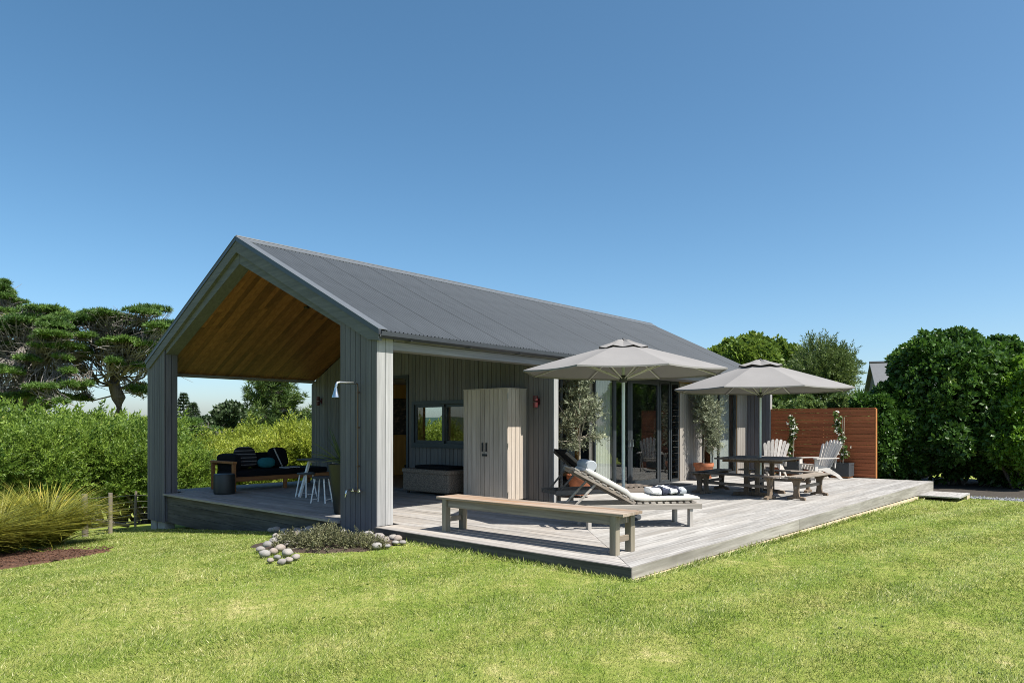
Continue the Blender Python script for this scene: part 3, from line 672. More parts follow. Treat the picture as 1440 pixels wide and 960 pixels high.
MB().box(19.45, 19.81, 2.885, 3.70, -.25, -.047).obj('support_block', M['raw'], st, world=True)

# ------------------------------------------------------------------ cedar screen fence
fence = empty('screen_fence', (20.3, 6.4, .2), label='red brown cedar slat screen at the far end of the deck', cat='fence')
nsl = 19; z0 = .215; z1 = 2.045; ps = (z1-z0)/nsl
for i in range(nsl): piece('slat', 20.24, 20.262, 5.07, 7.84, z0+i*ps+.004, z0+(i+1)*ps-.004, M['cedarY'], fence)
piece('post', 20.264, 20.35, 5.075, 5.16, -.15, z1-.03, M['cedarZ'], fence); piece('post', 20.264, 20.35, 6.4, 6.49, -.15, z1-.03, M['cedarZ'], fence); piece('post', 20.264, 20.33, 7.75, 7.838, -.15, z1-.03, M['cedarZ'], fence)
piece('end_board', 20.235, 20.36, 5.045, 5.068, .203, z1+.004, M['cedarZ'], fence); piece('cap_rail', 20.225, 20.37, 5.07, 7.84, z1+.005, z1+.03, M['cedarY'], fence)

# ------------------------------------------------------------------ cupboard on the porch
CX, CY0, CY1, CH = 9.52, 8.53, 9.67, 2.10
cup = empty('cupboard', ((CX+FIN)/2, (CY0+CY1)/2, .2), label='tall pale timber storage cupboard against the porch wall', cat='cupboard')
MB().box(CX+.021, FIN-.002, CY0+.021, CY1-.003, .23, .2+CH-.02).obj('carcass', M['cup'], cup, world=True)
ym = (CY0+CY1)/2
for a, b_, hy in ((CY0+.001, ym-.002, ym-.05), (ym+.002, CY1, ym+.05)):
    d = MB().box(CX+.012, CX+.02, a, b_, .235, .2+CH-.022).obj('door', M['dark'], cup, world=True)
    n = 5; p = (b_-a)/n
    for k in range(n): piece('door_board', CX-.008, CX+.012, a+k*p+.0045, a+(k+1)*p-.0045, .235, .2+CH-.02, M['cup'], d)
    piece('handle', CX-.03, CX-.009, hy-.014, hy+.014, 1.12, 1.28, M['black'], d)
piece('latch', CX-.024, CX-.009, ym-.06, ym+.06, 1.03, 1.07, M['black'], cup)
sd = MB().box(CX+.0, FIN-.002, CY0+.012, CY0+.0205, .235, .2+CH-.022).obj('side_panel', M['dark'], cup, world=True)
for k in range(5): p = (FIN-.004-CX)/5; piece('side_board', CX+k*p+.0045, CX+(k+1)*p-.0045, CY0-.008, CY0+.0115, .235, .2+CH-.02, M['cup'], sd)
MB().box(CX-.012, FIN-.002, CY0-.012, CY1, .2+CH-.019, .2+CH).obj('top', M['cup'], cup, world=True); MB().box(CX+.04, FIN-.002, CY0+.04, CY1-.03, .201, .229).obj('plinth', M['dark'], cup, world=True)
for z in (.35, 1.25, 2.15): piece('hinge', CX-.006, CX+.004, CY0-.014, CY0-.009, z-.05, z+.05, M['chrome'], cup)

# ------------------------------------------------------------------ small fittings
def wall_light(y, z, label):
    o = empty('wall_light', (FIN, y, z), label=label, cat='lamp', group='red wall lights on the porch wall')
    MB().box(-.02, 0, -.045, .045, -.06, .06).obj('back_plate', M['red'], o); MB().box(-.05, -.02, -.02, .02, -.02, .02).obj('arm', M['red'], o)
    for s in (1, -1): MB().lathe([(.034, 0), (.045, .01), (.047, .1*1), (.04, .1), (.036, .02), (.0, .015)], 16, (-.085, 0, .005 if s == 1 else -.115)).obj('lamp_shade', M['red'], o, True)
    return o
wall_light(8.24, 2.05, 'dark red wall light beside the tall cupboard'); wall_light(15.35, 2.22, 'dark red wall light above the porch sofa end')
sh = empty('outdoor_shower', (X0-.02, 8.25, .68), label='outdoor shower with steel bell head and copper pipe on the grey pier', cat='shower')
MB().tube([(-.025, 0, 0), (-.025, 0, 1.49), (-.03, 0, 1.52), (-.05, 0, 1.53), (-.36, 0, 1.53)], .011, 8).obj('pipe', M['copper'], sh, True)
MB().tube([(-.06, 0, 1.53), (-.33, 0, 1.53), (-.37, 0, 1.52), (-.385, 0, 1.49), (-.39, 0, 1.44)], .02, 10).obj('shower_arm', M['chrome'], sh, True)
MB().lathe([(.022, .0), (.027, -.03), (.036, -.07), (.052, -.115), (.054, -.13), (.046, -.13), (.0, -.12)], 20, (-.39, 0, 1.45)).obj('shower_head', M['chrome'], sh, True)
MB().tube([(-.025, -.07, 0), (-.025, .22, 0)], .014, 8).obj('mixer_bar', M['copper'], sh, True)
for y in (-.07, .08): MB().lathe([(.03, 0), (.03, .012), (.012, .02), (.012, .04)], 12, (-.05, y, -.01)).obj('tap', M['chrome'], sh, True)
MB().tube([(-.025, .22, 0), (-.06, .22, -.01), (-.075, .22, -.05), (-.075, .22, -.10)], .014, 8).obj('spout', M['chrome'], sh, True)
for z in (.35, .9, 1.4): MB().box(-.035, .0, -.018, .018, z-.01, z+.01).obj('pipe_clip', M['copper'], sh)
slab_ = tag(MB().box(wx(892), wx(935), YW-.75, YW-.12, .203, .225).obj('dark_slab', M['charc']), 'low dark slab outside the glazed doors', 'dark_slab')  # thin dark slab laid on the deck before the doors

# ------------------------------------------------------------------ furniture
def long_bench():
    o = empty('long_bench', (6.59, 5.53, .2), R(1.2), label='long weathered timber bench at the front edge of the deck', cat='bench')
    L, W, H = 2.9, .43, .46
    for k in range(3):
        a = -W/2+k*W/3+.003; MB().beam((a+W/6-.003, -L/2+random.uniform(0, .01), H-.016), (a+W/6-.003, L/2, H-.016), W/3-.006, .032, ch=.005).obj('seat_plank', M['benchY'], o)
    for x in (-W/2+.055, W/2-.055): MB().beam((x, -L/2+.19, H-.085), (x, L/2-.19, H-.085), .028, .10).obj('apron', M['teakY'], o)
    for y in (-L/2+.14, L/2-.14):
        for x in (-W/2+.055, W/2-.055): MB().beam((x, y, 0), (x, y, H-.034), .085, .085, up=(0, 1, 0), ch=.006).obj('leg', M['teakZ'], o)
        MB().beam((-W/2+.10, y, .16), (W/2-.10, y, .16), .03, .065).obj('rail', M['teakX'], o)
        MB().beam((-W/2+.10, y, H-.085), (W/2-.10, y, H-.085), .03, .095).obj('end_apron', M['teakX'], o)
long_bench()
def lounger(loc, rz, label, matx, matz, ang, sling):
    o = empty('sun_lounger', loc, rz, label=label, cat='sun lounger', group='sun loungers on the deck')
    L, W, H = 1.92, .62, .33
    for y in (-W/2, W/2): MB().beam((-L/2, y, H-.04), (L/2, y, H-.04), .035, .075).obj('side_rail', matx, o)
    for x in (-L/2+.3, L/2-.15):
        for y in (-W/2+.045, W/2-.045): MB().beam((x, y, 0), (x, y, H-.01), .05, .09, up=(0, 1, 0)).obj('leg', matz, o)
    for x in (L/2-.02, -L/2+.02): MB().beam((x, -W/2+.02, H-.04), (x, W/2-.02, H-.04), .03, .06).obj('end_rail', matx, o)
    for k in range(9): x = .06+k*.1; MB().beam((x, -W/2+.02, H+.012), (x, W/2-.02, H+.012), .065, .02).obj('slat', matx, o)
    ca, sa = math.cos(ang), math.sin(ang); B = .98
    P = lambda u, n=0: (-u*ca+n*sa*0-n*sa*-1*0, H+u*sa)
    for y in (-W/2+.05, W/2-.05): MB().beam((0, y, H+.005), (-B*ca, y, H+B*sa), .03, .05).obj('back_rail', M['teakX'] if not sling else matx, o)
    if sling: MB().beam((-.02*ca, 0, H+.04), (-B*ca, 0, H+B*sa+.035), W-.10, .02, up=(sa, 0, ca)).obj('sling', M['blackcl'], o)
    else:
        for k in range(9): u = .06+k*.11; MB().beam((-u*ca, -W/2+.03, H+u*sa+.035), (-u*ca, W/2-.03, H+u*sa+.035), .07, .018, up=(sa, 0, ca)).obj('back_slat', matx, o)
    for y in (-W/2+.08, W/2-.08): MB().beam((-.62*ca, y, H+.6*sa), (-.85, y, H-.02), .025, .03).obj('back_prop', matx, o)
    return o, L, W, H, ca, sa
LA = math.atan2(4.52-5.39, 9.24-8.13); lc = Vector((9.24, 4.60, .2))-Vector((math.cos(LA), math.sin(LA), 0))*.95
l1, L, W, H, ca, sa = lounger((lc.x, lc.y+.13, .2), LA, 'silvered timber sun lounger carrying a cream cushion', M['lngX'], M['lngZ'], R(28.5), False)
def sweep(path, wdt, th, name, mat, parent=None, sag=0):   # rounded slab along a path in the xz plane
    rings = []; n = len(path)
    for i, (x, z) in enumerate(path):
        x0_, z0_ = path[max(0, i-1)]; x1_, z1_ = path[min(n-1, i+1)]; t = Vector((x1_-x0_, 0, z1_-z0_)).normalized(); u = Vector((-t.z, 0, t.x)); u = u if u.z > 0 else -u
        e = 1 if 0 < i < n-1 else .55; hw, hh = wdt/2*(1 if e == 1 else .97), th/2*e*(1+sag*math.sin(i*2.1)); r = []
        for k in range(16):
            a = 2*math.pi*k/16; c, s_ = math.cos(a), math.sin(a)
            r.append(Vector((x, 0, z))+Vector((0, 1, 0))*math.copysign(abs(c)**.35, c)*hw+u*math.copysign(abs(s_)**.6, s_)*hh)
        rings.append(r)
    return MB().loft(rings).obj(name, mat, parent, smooth=True)
Lx = Matrix.Translation(l1.location) @ Matrix.Rotation(LA, 4, 'Z')
def on_lounger(o, off=(0, 0, 0)): o.matrix_basis = Lx @ Matrix.Translation(off); return o
pth = [(.95, H+.062), (.8, H+.066), (.55, H+.066), (.3, H+.066), (.14, H+.068), (.03, H+.078), (-.05, H+.10)]
pth += [(-u*ca-.05*0+.02, H+u*sa+.09) for u in (.16, .3, .42, .54, .66, .76, .82)]
tag(on_lounger(sweep(pth, .56, .085, 'lounger_cushion', M['cush'], sag=.05)), 'cream padded cushion laid along the silvered sun lounger', 'cushion')
bo = MB(); bo.loft([[(-.72*ca+.02+r*math.cos(a), y, H+.72*sa+.185+r*math.sin(a)) for a in np.linspace(0, 2*math.pi, 16, endpoint=False)] for y, r in ((-.25, .03), (-.25, .066), (-.235, .076), (0, .079), (.235, .076), (.25, .066), (.25, .03))])
tag(on_lounger(bo.obj('rolled_towel', M['bolster'], smooth=True)), 'pale blue rolled towel at the head of the cream cushion', 'towel')
tw = empty('folded_towel'); on_lounger(tw); tag(tw, 'white towel with navy bands crumpled on the foot of the cream cushion', 'towel')
def cloth_roll(x0, x1, mat, name, h=.06, seed=0):
    g = np.random.default_rng(seed); rings = []
    for x in np.linspace(x0, x1, 5):
        r = []
        for k in range(20):
            a = 2*math.pi*k/20; y = math.copysign(abs(math.cos(a))**.5, math.cos(a))*.27
            r.append((x+.035*math.sin(5*y+seed), y, H+.117+h*.5+math.copysign(abs(math.sin(a))**.6, math.sin(a))*h*.5*(1+.35*math.sin(9*y+x*23)+.2*g.normal())))
        rings.append(r)
    return MB().loft(rings).obj(name, mat, tw, smooth=True)
for i, (a, b_, m_, h) in enumerate(((.30, .42, 'towel', .07), (.421, .50, 'navy', .085), (.501, .60, 'towel', .085), (.601, .645, 'navy', .095), (.646, .74, 'bolster', .09))): cloth_roll(a, b_, M[m_], 'towel_fold', h, i)
LB = math.atan2(6.44-7.3, 10.86-9.3)
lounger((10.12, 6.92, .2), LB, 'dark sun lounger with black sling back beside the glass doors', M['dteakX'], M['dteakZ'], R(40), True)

def umbrella(loc, rz, D, zrim, ztop, label):
    o = empty('patio_umbrella', loc, rz, label=label, cat='umbrella', group='grey umbrellas on the deck')
    Rr = D/2/math.cos(math.pi/8)*.985; zr = zrim-loc[2]; zt_ = ztop-loc[2]-.06
    ang = lambda k: R(22.5+45*k)
    def cz(s): return zt_-(zt_-zr)*(s**1.08)
    r0 = .11
    for k in range(8):
        a0, a1 = ang(k), ang(k+1); V = []; n, m = 8, 8
        for i in range(n+1):
            s = r0+(1-r0)*i/n
            for j in range(m+1):
                u = j/m; q = 4*u*(1-u); e = Vector((math.cos(a0), math.sin(a0), 0)).lerp(Vector((math.cos(a1), math.sin(a1), 0)), u)
                s2 = s*(1-.022*q*s); V.append((e.x*Rr*s2, e.y*Rr*s2, cz(s)-.035*q*s*(1-.5*s)+.0))
        F = [(i*(m+1)+j, (i+1)*(m+1)+j, (i+1)*(m+1)+j+1, i*(m+1)+j+1) for i in range(n) for j in range(m)]
        # hem that hangs from the rim
        b0 = len(V); last = n*(m+1)
        for j in range(m+1): p = V[last+j]; V.append((p[0]*1.002, p[1]*1.002, p[2]-.022))
        F += [(last+j, b0+j, b0+j+1, last+j+1) for j in range(m)]
        MB().add(V, F).obj('canopy_panel', M['canopy'], o, smooth=True)
        c, s_ = math.cos(a0), math.sin(a0)
        MB().beam((c*.05, s_*.05, zt_-.05), (c*Rr*.985, s_*Rr*.985, zr-.012), .018, .022).obj('rib', M['rib'], o)
        MB().beam((c*.05, s_*.05, zr-.10), (c*Rr*.52, s_*Rr*.52, cz(.52)-.028), .016, .02).obj('strut', M['rib'], o)
    V = []; F = []
    for i, (r, dz) in enumerate(((.0, .045), (.05, .035), (.12, -.015), (.25, -.082))):
        for k in range(16):
            a = R(22.5*k+22.5); rr = r*Rr*1.0*(1 if k % 2 == 0 else .95); V.append((rr*math.cos(a), rr*math.sin(a), zt_+dz+(.016 if k % 2 == 0 else -.014)*(i > 0)))
    for i in range(3):
        for k in range(16): F.append((i*16+k, i*16+(k+1) % 16, (i+1)*16+(k+1) % 16, (i+1)*16+k))
    MB().add(V, F).obj('vent_cap', M['canopy'], o, smooth=False)
    MB().lathe([(.022, 0), (.03, .012), (.02, .03), (.0, .036)], 12, (0, 0, zt_+.042)).obj('finial', M['charc'], o, True)
    MB().tube([(0, 0, .05), (0, 0, zt_+.03)], .027, 14).obj('pole', M['pole'], o, True)
    MB().lathe([(.035, -.06), (.06, -.05), (.06, .03), (.035, .05)], 12, (0, 0, zr-.10)).obj('hub', M['charc'], o, True)
    b = MB().lathe([(.0, .0), (.26, .0), (.27, .015), (.26, .05), (.06, .07), (.05, .075), (.05, .3), (.028, .3)], 28); b.obj('base', M['charc'], o, True)
    return o
umbrella((9.06, 5.76, .203), R(32), 2.93, 2.42, 2.92, 'grey canvas umbrella standing beside the sun loungers')
umbrella((14.02, 5.65, .203), R(24), 3.36, 2.33, 2.95, 'grey canvas umbrella over the slatted outdoor dining table')

def trestle_bench(loc, rz, L, label, mx, mz):
    o = empty('dining_bench', loc, rz, label=label, cat='bench', group='benches around the outdoor table')
    H, W = .44, .34
    for k in range(3): y = -W/2+(k+.5)*W/3; MB().beam((-L/2, y, H-.014), (L/2, y, H-.014), W/3-.008, .028).obj('seat_plank', mx, o)
    for x in (-L/2+.16, L/2-.16):
        MB().prism([(-.06, .06), (.06, .06), (.045, .16), (.055, .30), (.09, H-.07), (-.09, H-.07), (-.055, .30), (-.045, .16)], 'x', x-.028, x+.028).obj('leg', mz, o)
        MB().prism([(-.17, .0), (-.09, .0), (-.07, .018), (.07, .018), (.09, .0), (.17, .0), (.16, .045), (.07, .062), (-.07, .062), (-.16, .045)], 'x', x-.034, x+.034).obj('foot', mz, o)
        MB().beam((x, -W/2+.02, H-.05), (x, W/2-.02, H-.05), .05, .04).obj('bearer', mz, o)
    MB().beam((-L/2+.10, 0, .23), (L/2-.10, 0, .23), .03, .06).obj('stretcher', mx, o)
    return o
def table(loc, rz):
    o = empty('dining_table', loc, rz, label='square weathered timber dining table under the umbrella, ringed by benches', cat='table')
    S, H = 1.36, .75
    n = 9
    for k in range(n):
        y = -S/2+(k+.5)*S/n
        if k == 4:
            for a, b_ in ((-S/2, -.05), (.05, S/2)): MB().beam((a, y, H-.015), (b_, y, H-.015), S/n-.008, .03).obj('table_plank', M['dteakX'], o)
        else: MB().beam((-S/2, y, H-.015), (S/2, y, H-.015), S/n-.008, .03).obj('table_plank', M['dteakX'], o)
    for x in (-.42, .42):
        for y in (-.11, .11): MB().beam((x, y, .07), (x, y, H-.09), .05, .09, up=(0, 1, 0)).obj('leg', M['dteakZ'], o)
        MB().prism([(-.38, .0), (-.26, .0), (-.22, .02), (.22, .02), (.26, .0), (.38, .0), (.36, .06), (.16, .08), (-.16, .08), (-.36, .06)], 'x', x-.04, x+.04).obj('foot', M['dteakZ'], o)
        MB().beam((x, -S/2+.08, H-.06), (x, S/2-.08, H-.06), .05, .055).obj('bearer', M['dteakZ'], o)
    for y in (-.11, .11): MB().beam((-.4, y, .30), (.4, y, .30), .03, .07).obj('stretcher', M['dteakX'], o)
table((14.05, 5.68, .203), R(2))
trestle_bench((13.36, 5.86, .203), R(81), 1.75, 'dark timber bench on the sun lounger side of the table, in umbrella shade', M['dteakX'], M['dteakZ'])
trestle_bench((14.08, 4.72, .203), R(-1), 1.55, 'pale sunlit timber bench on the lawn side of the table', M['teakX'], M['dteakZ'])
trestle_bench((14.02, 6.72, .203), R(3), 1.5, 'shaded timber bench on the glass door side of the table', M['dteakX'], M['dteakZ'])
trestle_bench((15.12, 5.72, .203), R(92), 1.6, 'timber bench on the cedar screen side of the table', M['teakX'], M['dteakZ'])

def adirondack(loc, rz, label):
    o = empty('garden_chair', loc, rz, label=label, cat='chair', group='slatted garden chairs by the cedar screen')
    mx, mz = M['paleX'], M['paleZ']
    for y in (-.27, .27):
        MB().beam((.30, y, 0), (.30, y, .54), .10, .03, up=(0, 1, 0)).obj('front_leg', mz, o)
        v = [(.34, .28), (.34, .39), (.05, .35), (-.2, .27), (-.48, .12), (-.62, .0), (-.50, .0), (-.36, .09), (-.12, .17), (.1, .24)]
        MB().prism(v, 'y', y-.045, y-.018) if 0 else MB().prism(v, 'y', (y+.018 if y < 0 else y-.045), (y+.045 if y < 0 else y-.018)).obj('rear_leg', mx, o)
        MB().prism([(.40, y*1.2-.07), (.43, y*1.2), (.40, y*1.2+.07), (-.38, y*1.15+.045), (-.40, y*1.15), (-.38, y*1.15-.045)], 'z', .542, .565).obj('armrest', mx, o)
        MB().beam((-.30, y*1.02, .30), (-.34, y*1.02, .54), .05, .025).obj('arm_post', mz, o)
    for k in range(6): x = .31-k*.09; z = .395-.10*(k/5)**1.3-.0; MB().beam((x, -.25, z), (x, .25, z), .07, .018).obj('seat_slat', mx, o)
    n = 7
    for k in range(n):
        u = (k-(n-1)/2)/((n-1)/2); h = .82-.12*u*u; a = u*.17
        p0 = Vector((-.19-.02*(1-u*u), u*.19, .27)); p1 = p0+Vector((-.36*h/.82, math.sin(a)*h, h*.92))
        d, s_, up_ = basis(p1-p0, (1, 0, 0)); w0, w1 = .030, .042; rg = []
        for q, w_ in ((0, w0), (.9, w1), (.975, w1*.8), (1.0, w1*.35)):
            c = p0.lerp(p1, q); rg.append([c-s_*w_-up_*.009, c+s_*w_-up_*.009, c+s_*w_+up_*.009, c-s_*w_+up_*.009])
        MB().loft(rg).obj('back_slat', mz, o)
    for q, wd in ((.12, .22), (.55, .30)): p = Vector((-.215-.33*q, 0, .27+.72*q)); MB().beam(p+Vector((-.02, -wd, 0)), p+Vector((-.02, wd, 0)), .02, .05).obj('back_brace', mx, o)
    return o
adirondack((18.72, 7.22, .203), R(188), 'silvered slat garden chair facing the table beside the house end wall')
adirondack((18.95, 6.12, .203), R(152), 'silvered slat garden chair angled towards the house, open side to the lawn')
# ------------------------------------------------------------------ potted olives, planters
def foliage(name, parts, mat, parent, **k):
    V, F, r = merge(parts); return link_mesh(name, big_mesh(name, V, F, mat, r), parent, **k)
TW = [t_twig(12, .30, .36, s) for s in range(3)]
def pot(loc, label, r=.25, h=.44):
    o = empty('terracotta_pot', loc, label=label, cat='pot', group='terracotta pots along the glazing')
    b = h-.06
    MB().lathe([(r*.60, .06), (r*.66, .075), (r*.70, .12), (r*.80, b*.55), (r*.93, b*.9), (r*1.0, b*.92), (r*1.03, b*.97), (r*1.02, h), (r*.90, h), (r*.88, h-.05), (r*.0, h-.05)], 32).obj('body', M['terra'], o, True)
    MB().lathe([(r*.7, .045), (r*.78, .05), (r*.8, .085), (r*.74, .085), (r*.7, .06), (0, .058)], 28).obj('saucer', M['terra'], o, True)
    MB().lathe([(r*.86, h-.05), (r*.84, h-.042), (0, h-.036)], 24).obj('soil', M['soil'], o, True)
    for a in (0, 2.1, 4.2): MB().lathe([(.015, 0), (.03, .005), (.03, .04), (.015, .045)], 10, (math.cos(a)*r*.55, math.sin(a)*r*.55, 0)).obj('foot', M['black'], o, True)
    return o
def olive(loc, h0, blobs, seed, label, n=900, lean=(0, 0)):
    o = empty('olive_tree', loc, label=label, cat='tree', group='potted olive trees'); g = np.random.default_rng(seed)
    top = max(b[2] for b in blobs); sp = [([(0, 0, 0), (.01, .01, h0*.5), (lean[0]*.3, lean[1]*.3, h0), (lean[0]*.7, lean[1]*.7, top*.8), (lean[0], lean[1], top+.25)], [.022, .019, .017, .012, .004])]
    for b in blobs:
        for k in range(4):
            z = g.uniform(h0*.8, min(top, b[2])); e = np.array(b[:3])+g.normal(size=3)*np.array(b[3:])*.5
            q = min(1, z/top); s0 = np.array((lean[0]*q, lean[1]*q, z)); mid_ = (s0+e)/2+np.array((0, 0, .05)); sp.append(([s0, mid_, e], [.009, .006, .002]))
    limbs('trunk', o, sp, M['obark'], 6)
    p, nr, q = blob_points(blobs, n, .85, seed, .25, 3.0, -1, .3)
    d = nr*.7+g.normal(size=p.shape)*.5+np.array((0, 0, .35)); parts = []
    for i, T in enumerate(TW):
        k = slice(i, None, 3); parts.append(scatter(T, p[k]-unit(d[k])*.1, d[k], g.uniform(.14, .26, len(p[k]))))
    foliage('crown', parts, M['olive'], o); return o
p1 = at(815, 13.75); p1.y = min(p1.y, 8.15); pot((p1.x, p1.y, .203), 'terracotta pot half hidden behind the dark sun lounger')
olive((p1.x, p1.y, .60), .75, [(.0, .05, 1.55, .42, .34, .5), (-.2, .15, 1.05, .28, .25, .3), (.18, -.12, 1.25, .3, .28, .32), (-.1, .1, .65, .3, .22, .16), (.3, -.2, .8, .2, .2, .12), (.02, .0, 1.95, .3, .28, .25)], 3, 'loose grey green olive tree behind the sun loungers', 560)
p2 = at(988.5, 17.95); pot((p2.x, p2.y-.02, .203), 'terracotta pot on feet in full sun beside the dining table')
olive((p2.x, p2.y-.02, .60), .55, [(.1, -.05, 1.35, .44, .36, .5), (.15, -.1, .85, .36, .32, .35), (.22, -.15, .5, .22, .2, .22), (-.02, .05, 1.7, .3, .28, .25)], 8, 'dense olive tree in the sunlit pot by the dining table', 900, (.08, -.03))
def planter(loc, seed, path, label, label2):
    o = empty('planter_box', loc, label=label, cat='planter', group='charcoal planter boxes by the cedar screen')
    b = MB(); w, h = .24, .40; b.prism([(-w, -w), (w, -w), (w, w), (-w, w)], 'z', .05, h-.06)
    b.obj('box', M['charc'], o); c = MB()
    for a in ((-w-.004, w+.004, -w-.004, -w+.025), (-w-.004, w+.004, w-.025, w+.004), (-w-.004, -w+.025, -w+.025, w-.025), (w-.025, w+.004, -w+.025, w-.025)): c.box(*a, h-.06, h)
    c.obj('rim', M['charc'], o); MB().box(-w+.03, w-.03, -w+.03, w-.03, h-.0595, h-.03).obj('soil', M['soil'], o)
    MB().box(-w+.02, w-.02, -w+.02, w-.02, .012, .049).obj('base_board', M['sofaw'], o)
    v = empty('climbing_jasmine', (loc[0], loc[1], loc[2]+h-.03), label=label2, cat='plant', group='climbing jasmines by the cedar screen'); g = np.random.default_rng(seed)
    for x, y in ((-.03, -.05), (.02, .05), (.04, -.01)): MB().tube([(x, y, 0), (x*.6, y*1.3, 1.25)], .008, 6).obj('stake', M['obark'], v)
    blobs = [(0, y, z, .09, wd, .12) for y, z, wd in path]; p, nr, q = blob_points(blobs, 170, .9, seed, .3, 3, -1, .2)
    d = nr+g.normal(size=p.shape)*.5; foliage('foliage', [scatter(t_rosette(5, 1.0, .26, 5), p, d, g.uniform(.05, .085, len(p)))], M['jas'], v)
    p, nr, q = blob_points(blobs, 34, .3, seed+1, .3, 3, -1, .2); foliage('flowers', [scatter(t_rosette(5, 1.35, .4, 6), p+nr*.03, nr+np.array((-.8, -.4, .2)), g.uniform(.028, .05, len(p)))], M['petal'], v, kind='stuff')
planter((19.92, 5.80, .203), 21, [(-.05, .25, .10), (-.10, .38, .14), (.02, .55, .10), (.0, .70, .12), (.08, .88, .09), (.12, 1.02, .08), (.10, 1.18, .10), (.14, 1.3, .07)], 'charcoal planter box at the open end of the cedar screen', 'white flowering jasmine on stakes at the open end of the screen')
planter((19.92, 7.12, .203), 22, [(.04, .15, .07), (.05, .35, .06), (.05, .55, .06), (-.02, .75, .09), (-.04, .92, .11), (.0, 1.06, .11), (.0, 1.2, .08)], 'charcoal planter box behind the garden chair near the house', 'thin white flowering jasmine on stakes near the house end wall')

# ------------------------------------------------------------------ porch furniture
so_ = empty('outdoor_sofa', (8.4, 14.75, .203), label='orange timber porch sofa with black cushions and open chaise end', cat='sofa')
def sx(mb, name, mat, smooth=False): return mb.obj(name, mat, so_, smooth)
for x in (-1.2, 1.2):
    for y in (-.5, .45): sx(MB().beam((x, y, 0), (x, y, .58 if x < 0 else .26), .07, .07, up=(0, 1, 0)), 'leg', M['sofaw'])
sx(MB().beam((0, -.5, 0), (0, -.5, .2), .07, .07, up=(0, 1, 0)), 'leg', M['sofaw'])
for y in (-.5, .45): sx(MB().beam((-1.16, y, .25), (1.2, y, .25), .035, .10), 'rail', M['sofaw'])
for x in (-1.2, 1.2): sx(MB().beam((x, -.46, .25), (x, .42, .25), .035, .10), 'end_rail', M['sofaw'])
sx(MB().beam((-1.2, -.55, .61), (-1.2, .5, .61), .09, .05), 'armrest', M['sofaw'])
sx(MB().beam((-1.16, .47, .56), (.35, .47, .56), .035, .08), 'back_rail', M['sofaw'])
sx(MB().pillow((0, -.03, .36), (2.36, .98, .15), .25), 'seat_cushion', M['blackcl'], True)
for x in (-.78, -.02): sx(MB().pillow((x, .33, .60), (.74, .2, .36), .35, rot=Matrix.Rotation(R(-12), 3, 'X')), 'back_cushion', M['blackcl'], True)
sx(MB().pillow((-1.06, .0, .59), (.2, .8, .38), .35), 'arm_cushion', M['blackcl'], True)
tag(MB().pillow((0, 0, 0), (.5, .16, .48), .55, rot=Matrix.Rotation(R(-25), 3, 'X')).obj('cushion', M['stripe'], smooth=True, loc=(7.72, 14.75, .90)), 'black cushion with thin pale stripes on the porch sofa', 'cushion')
tag(MB().pillow((0, 0, 0), (.42, .2, .24), .8).obj('cushion', M['teal'], smooth=True, loc=(8.15, 14.62, .765)), 'small round teal cushion on the porch sofa', 'cushion')
cb = empty('cushion', (8.55, 14.72, .87), label='black cushion with one pale diagonal band on the porch sofa', cat='cushion')
MB().pillow((0, .1, 0), (.46, .16, .46), .5, rot=Matrix.Rotation(R(-22), 3, 'X')).obj('cover', M['blackcl'], cb, True); MB().beam((-.20, -.08, .21), (.02, -.05, -.2), .03, .02).obj('band', M['curtain'], cb)
bk = empty('magazine', (8.62, 14.42, .641), R(8), label='pale magazine lying on the front of the sofa seat', cat='magazine'); MB().box(-.19, .19, -.13, .13, .002, .016).obj('pages', M['white'], bk); MB().box(-.193, .193, -.133, .133, .0165, .019).obj('cover', M['bolster'], bk)
tag(MB().lathe([(.19, 0), (.205, .01), (.21, .05), (.21, .38), (.2, .405), (.185, .41), (.0, .405)], 32).obj('side_table', M['charp'], smooth=True, loc=(6.86, 13.98, .203)), 'dark green drum side table beside the sofa arm', 'side table')
bt = empty('porch_table', (7.95, 11.55, .203), label='slim table with dark top and splayed white legs on the porch', cat='table')
for k in range(5): y = -.36+k*.18; MB().beam((y, -.75, .735), (y, .75, .735), .176, .03).obj('table_plank', M['charc'], bt)
for x in (-.36, .36):
    for y in (-.6, .6): MB().beam((x*1.25, y*1.08, 0), (x*.75, y*.95, .72), .05, .05, up=(0, 1, 0)).obj('leg', M['white'], bt)
for y in (-.6, .6): MB().beam((-.27, y*.95, .70), (.27, y*.95, .70), .04, .04).obj('bearer', M['white'], bt)
def stool(loc, rz, label):
    o = empty('stool', loc, rz, label=label, cat='stool', group='white legged stools at the porch table'); MB().lathe([(.15, .44), (.17, .445), (.175, .46), (.17, .475), (.0, .477)], 24).obj('seat', M['charc'], o, True)
    for a in (.8, 2.37, 3.94, 5.5): c, s_ = math.cos(a), math.sin(a); MB().tube([(c*.2, s_*.2, 0), (c*.12, s_*.12, .445)], .013, 8).obj('leg', M['white'], o, True)
    for a in (.8, 3.94): c, s_ = math.cos(a), math.sin(a); c2, s2 = math.cos(a+1.57), math.sin(a+1.57); MB().tube([(c*.19, s_*.19, .06), (c2*.19, s2*.19, .06)], .008, 6).obj('foot_rail', M['white'], o)
stool((7.62, 12.15, .203), .2, 'white legged stool at the sofa end of the porch table'); stool((7.25, 11.05, .203), .5, 'white legged stool on the lawn side of the porch table')
yp = empty('tall_planter', (6.63, 9.43, .203), label='tall dark tapered planter just inside the porch pier', cat='planter')
MB().lathe([(.17, 0), (.18, .01), (.27, .77), (.28, .79), (.25, .79), (.245, .74), (0, .74)], 32).obj('body', M['charp'], yp, True); MB().lathe([(.24, .741), (.2, .75), (0, .755)], 24).obj('soil', M['soil'], yp)
